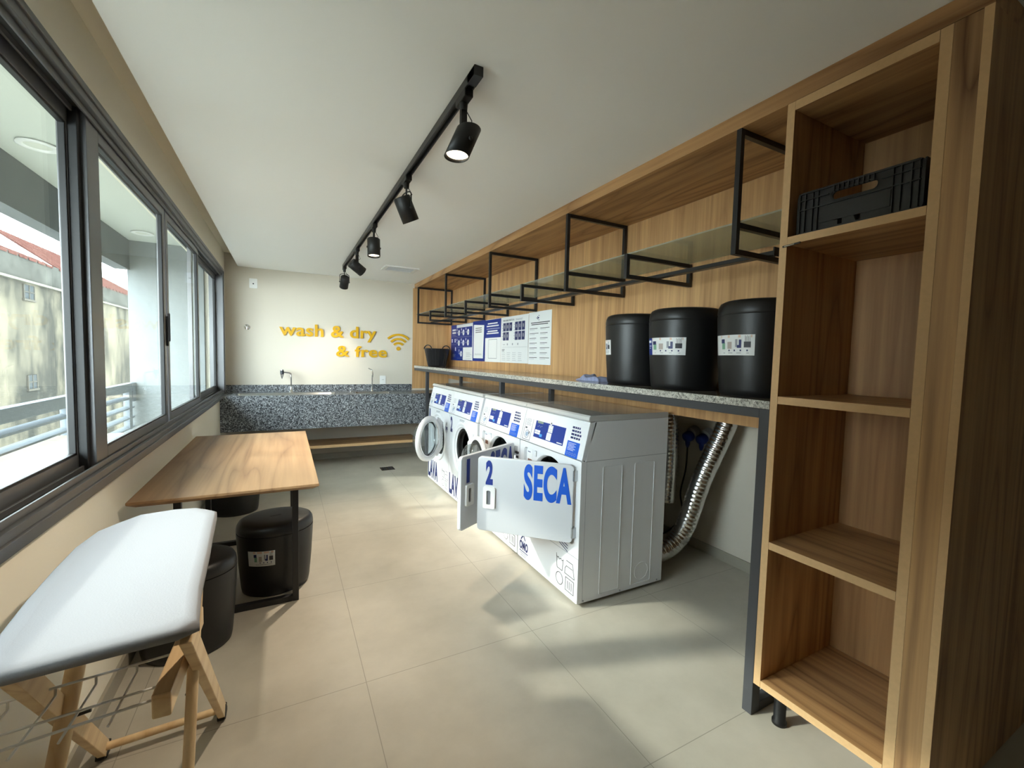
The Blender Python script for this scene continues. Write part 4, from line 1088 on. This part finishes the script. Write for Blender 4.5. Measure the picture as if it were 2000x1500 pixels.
# ================================================================== TABLE
tb = thing('table', 'rectangular oak-topped table on black steel frames under the window', 'table', (-.23, 3.1, 0))
TZ = .75; q = MB(TABLEW)
tx0, tx1, ty0, ty1 = -.60, .148, 2.335, 3.98
bv = .028
top = [(tx0, ty0), (tx1, ty0), (tx1, ty1), (tx0, ty1)]
bot = [(tx0+bv, ty0+bv), (tx1-bv, ty0+bv), (tx1-bv, ty1-bv), (tx0+bv, ty1-bv)]
vs = [(x, y, TZ) for x, y in top]+[(x, y, TZ-.012) for x, y in top]+[(x, y, TZ-.03) for x, y in bot]
q.add(vs, [(0, 1, 2, 3), (8, 11, 10, 9)]+[(i, 4+i, 4+(i+1) % 4, (i+1) % 4) for i in range(4)]+[(4+i, 8+i, 8+(i+1) % 4, 4+(i+1) % 4) for i in range(4)])
q.build('tabletop', tb, bevel=.002)
for y in (2.66, 3.62):
    q = MB(BLACKM); a0, a1 = -.50, .062; b = .032
    q.box(a0, a0+b, y, y+b, 0, TZ-.031); q.box(a1-b, a1, y, y+b, 0, TZ-.031); q.box(a0+b, a1-b, y, y+b, 0, b); q.box(a0+b, a1-b, y, y+b, TZ-.031-b, TZ-.031)
    q.build('leg_frame', tb, bevel=.002)

# ================================================================== IRONING BOARD
ib = thing('ironing_board', 'light grey padded ironing board on a pine stand with white wire shelf', 'ironing board', (-.33, 1.4, 0))
FAB = mat('light_grey_cotton', (140, 141, 145), .9, bump=(260, .07)); FABD = mat('dark_grey_underside', (92, 90, 88), .9)
outl = [(-.158, 1.05), (-.163, 1.08), (-.176, 1.20), (-.188, 1.42), (-.20, 1.60), (-.208, 1.74), (-.213, 1.775), (-.235, 1.80), (-.275, 1.835), (-.34, 1.845), (-.435, 1.828), (-.475, 1.77), (-.508, 1.71), (-.52, 1.6), (-.515, 1.45), (-.505, 1.30), (-.488, 1.14), (-.48, 1.05), (-.462, 1.02), (-.43, 1.012), (-.30, 1.024), (-.19, 1.032)]
def scl(lp, k): 
    cx = sum(p[0] for p in lp)/len(lp); cy = sum(p[1] for p in lp)/len(lp); 
    return [(x-(k if x > cx else -k)*min(1, abs(x-cx)/.1), y-(k if y > cy else -k)*min(1, abs(y-cy)/.3)) for x, y in lp]
q = MB(FAB, FABD); N_ = len(outl); BZ = .85
rings = [(scl(outl, .004), BZ-.026), (outl, BZ-.023), (outl, BZ-.007), (scl(outl, .007), BZ-.001), (scl(outl, .03), BZ)]
vs = [(x, y, z) for lp, z in rings for x, y in lp]
q.add(vs, [(j*N_+i, j*N_+(i+1) % N_, (j+1)*N_+(i+1) % N_, (j+1)*N_+i) for j in range(4) for i in range(N_)], None, True)
q.add([(x, y, BZ) for x, y in rings[-1][0]], [tuple(range(N_))])
q.add([(x, y, BZ-.026) for x, y in rings[0][0]], [tuple(range(N_))[::-1]], 1)
q.build('padded_top', ib)
plegs = [((-.187, 1.09, .81), (-.222, 1.915, .012)), ((-.447, 1.09, .81), (-.562, 1.90, .012))]
for p0, p1 in plegs:
    q = MB(PINEY); q.obox(p0, p1, .022, .048, up=(0, .7, .7)); q.build('leg', ib, bevel=.002)
    e = Vector(p1); q = MB(RUBBER); q.obox(e+V(0, .014, -.004), e+V(0, -.035, .022), .026, .05, up=(0, .7, .7)); q.box(e.x-.014, e.x+.014, e.y-.03, e.y+.022, 0, .02); q.build('foot', ib, bevel=.003)
q = MB(PINEY); q.tube([(-.222, 1.885, .045), (-.558, 1.868, .045)], .0125, 16); q.build('dowel', ib)
for p0, p1, r_ in (((-.200, 1.31, .815), (-.222, 1.13, 0), .0125), ((-.44, 1.46, .815), (-.53, 1.22, 0), .019)):
    q = MB(PINE); q.tube([p0, p1], r_, 18); q.build('leg', ib)
q = MB(PINEY); q.obox((-.234, 1.10, .655), (-.224, 1.44, .658), .034, .054); q.build('shelf_arm', ib, bevel=.004)
q = MB(mat('white_coated_wire', (232, 232, 230), .4))
ZW = .655
q.tube([(-.246, 1.285, ZW), (-.66+.04, 1.24, ZW)], .0028, 8); q.tube([(-.246, 1.19, ZW-.012), (-.62, 1.15, ZW-.012)], .0026, 8); q.tube([(-.246, 1.128, ZW), (-.62, 1.08, ZW)], .0028, 8)
for a in (-.315, -.385, -.45, -.52, -.585):
    k = (-.246-a)/.374; ya, yb = 1.285-.045*k, 1.128-.048*k
    q.tube([(a, ya, ZW), (a, ya-.002, ZW-.018), (a-.004, yb-.018, ZW-.012)], .0026, 8)
q.build('wire_shelf', ib)
MB(BLACKM).tube([(-.21, 1.33, .5), (-.235, 1.35, .5)], .004, 8).build('bolt', ib)
q = MB(BLACKM); q.tube([(-.47, 1.38, .5), (-.43, 1.38, .505)], .004, 8); q.build('bolt', ib)
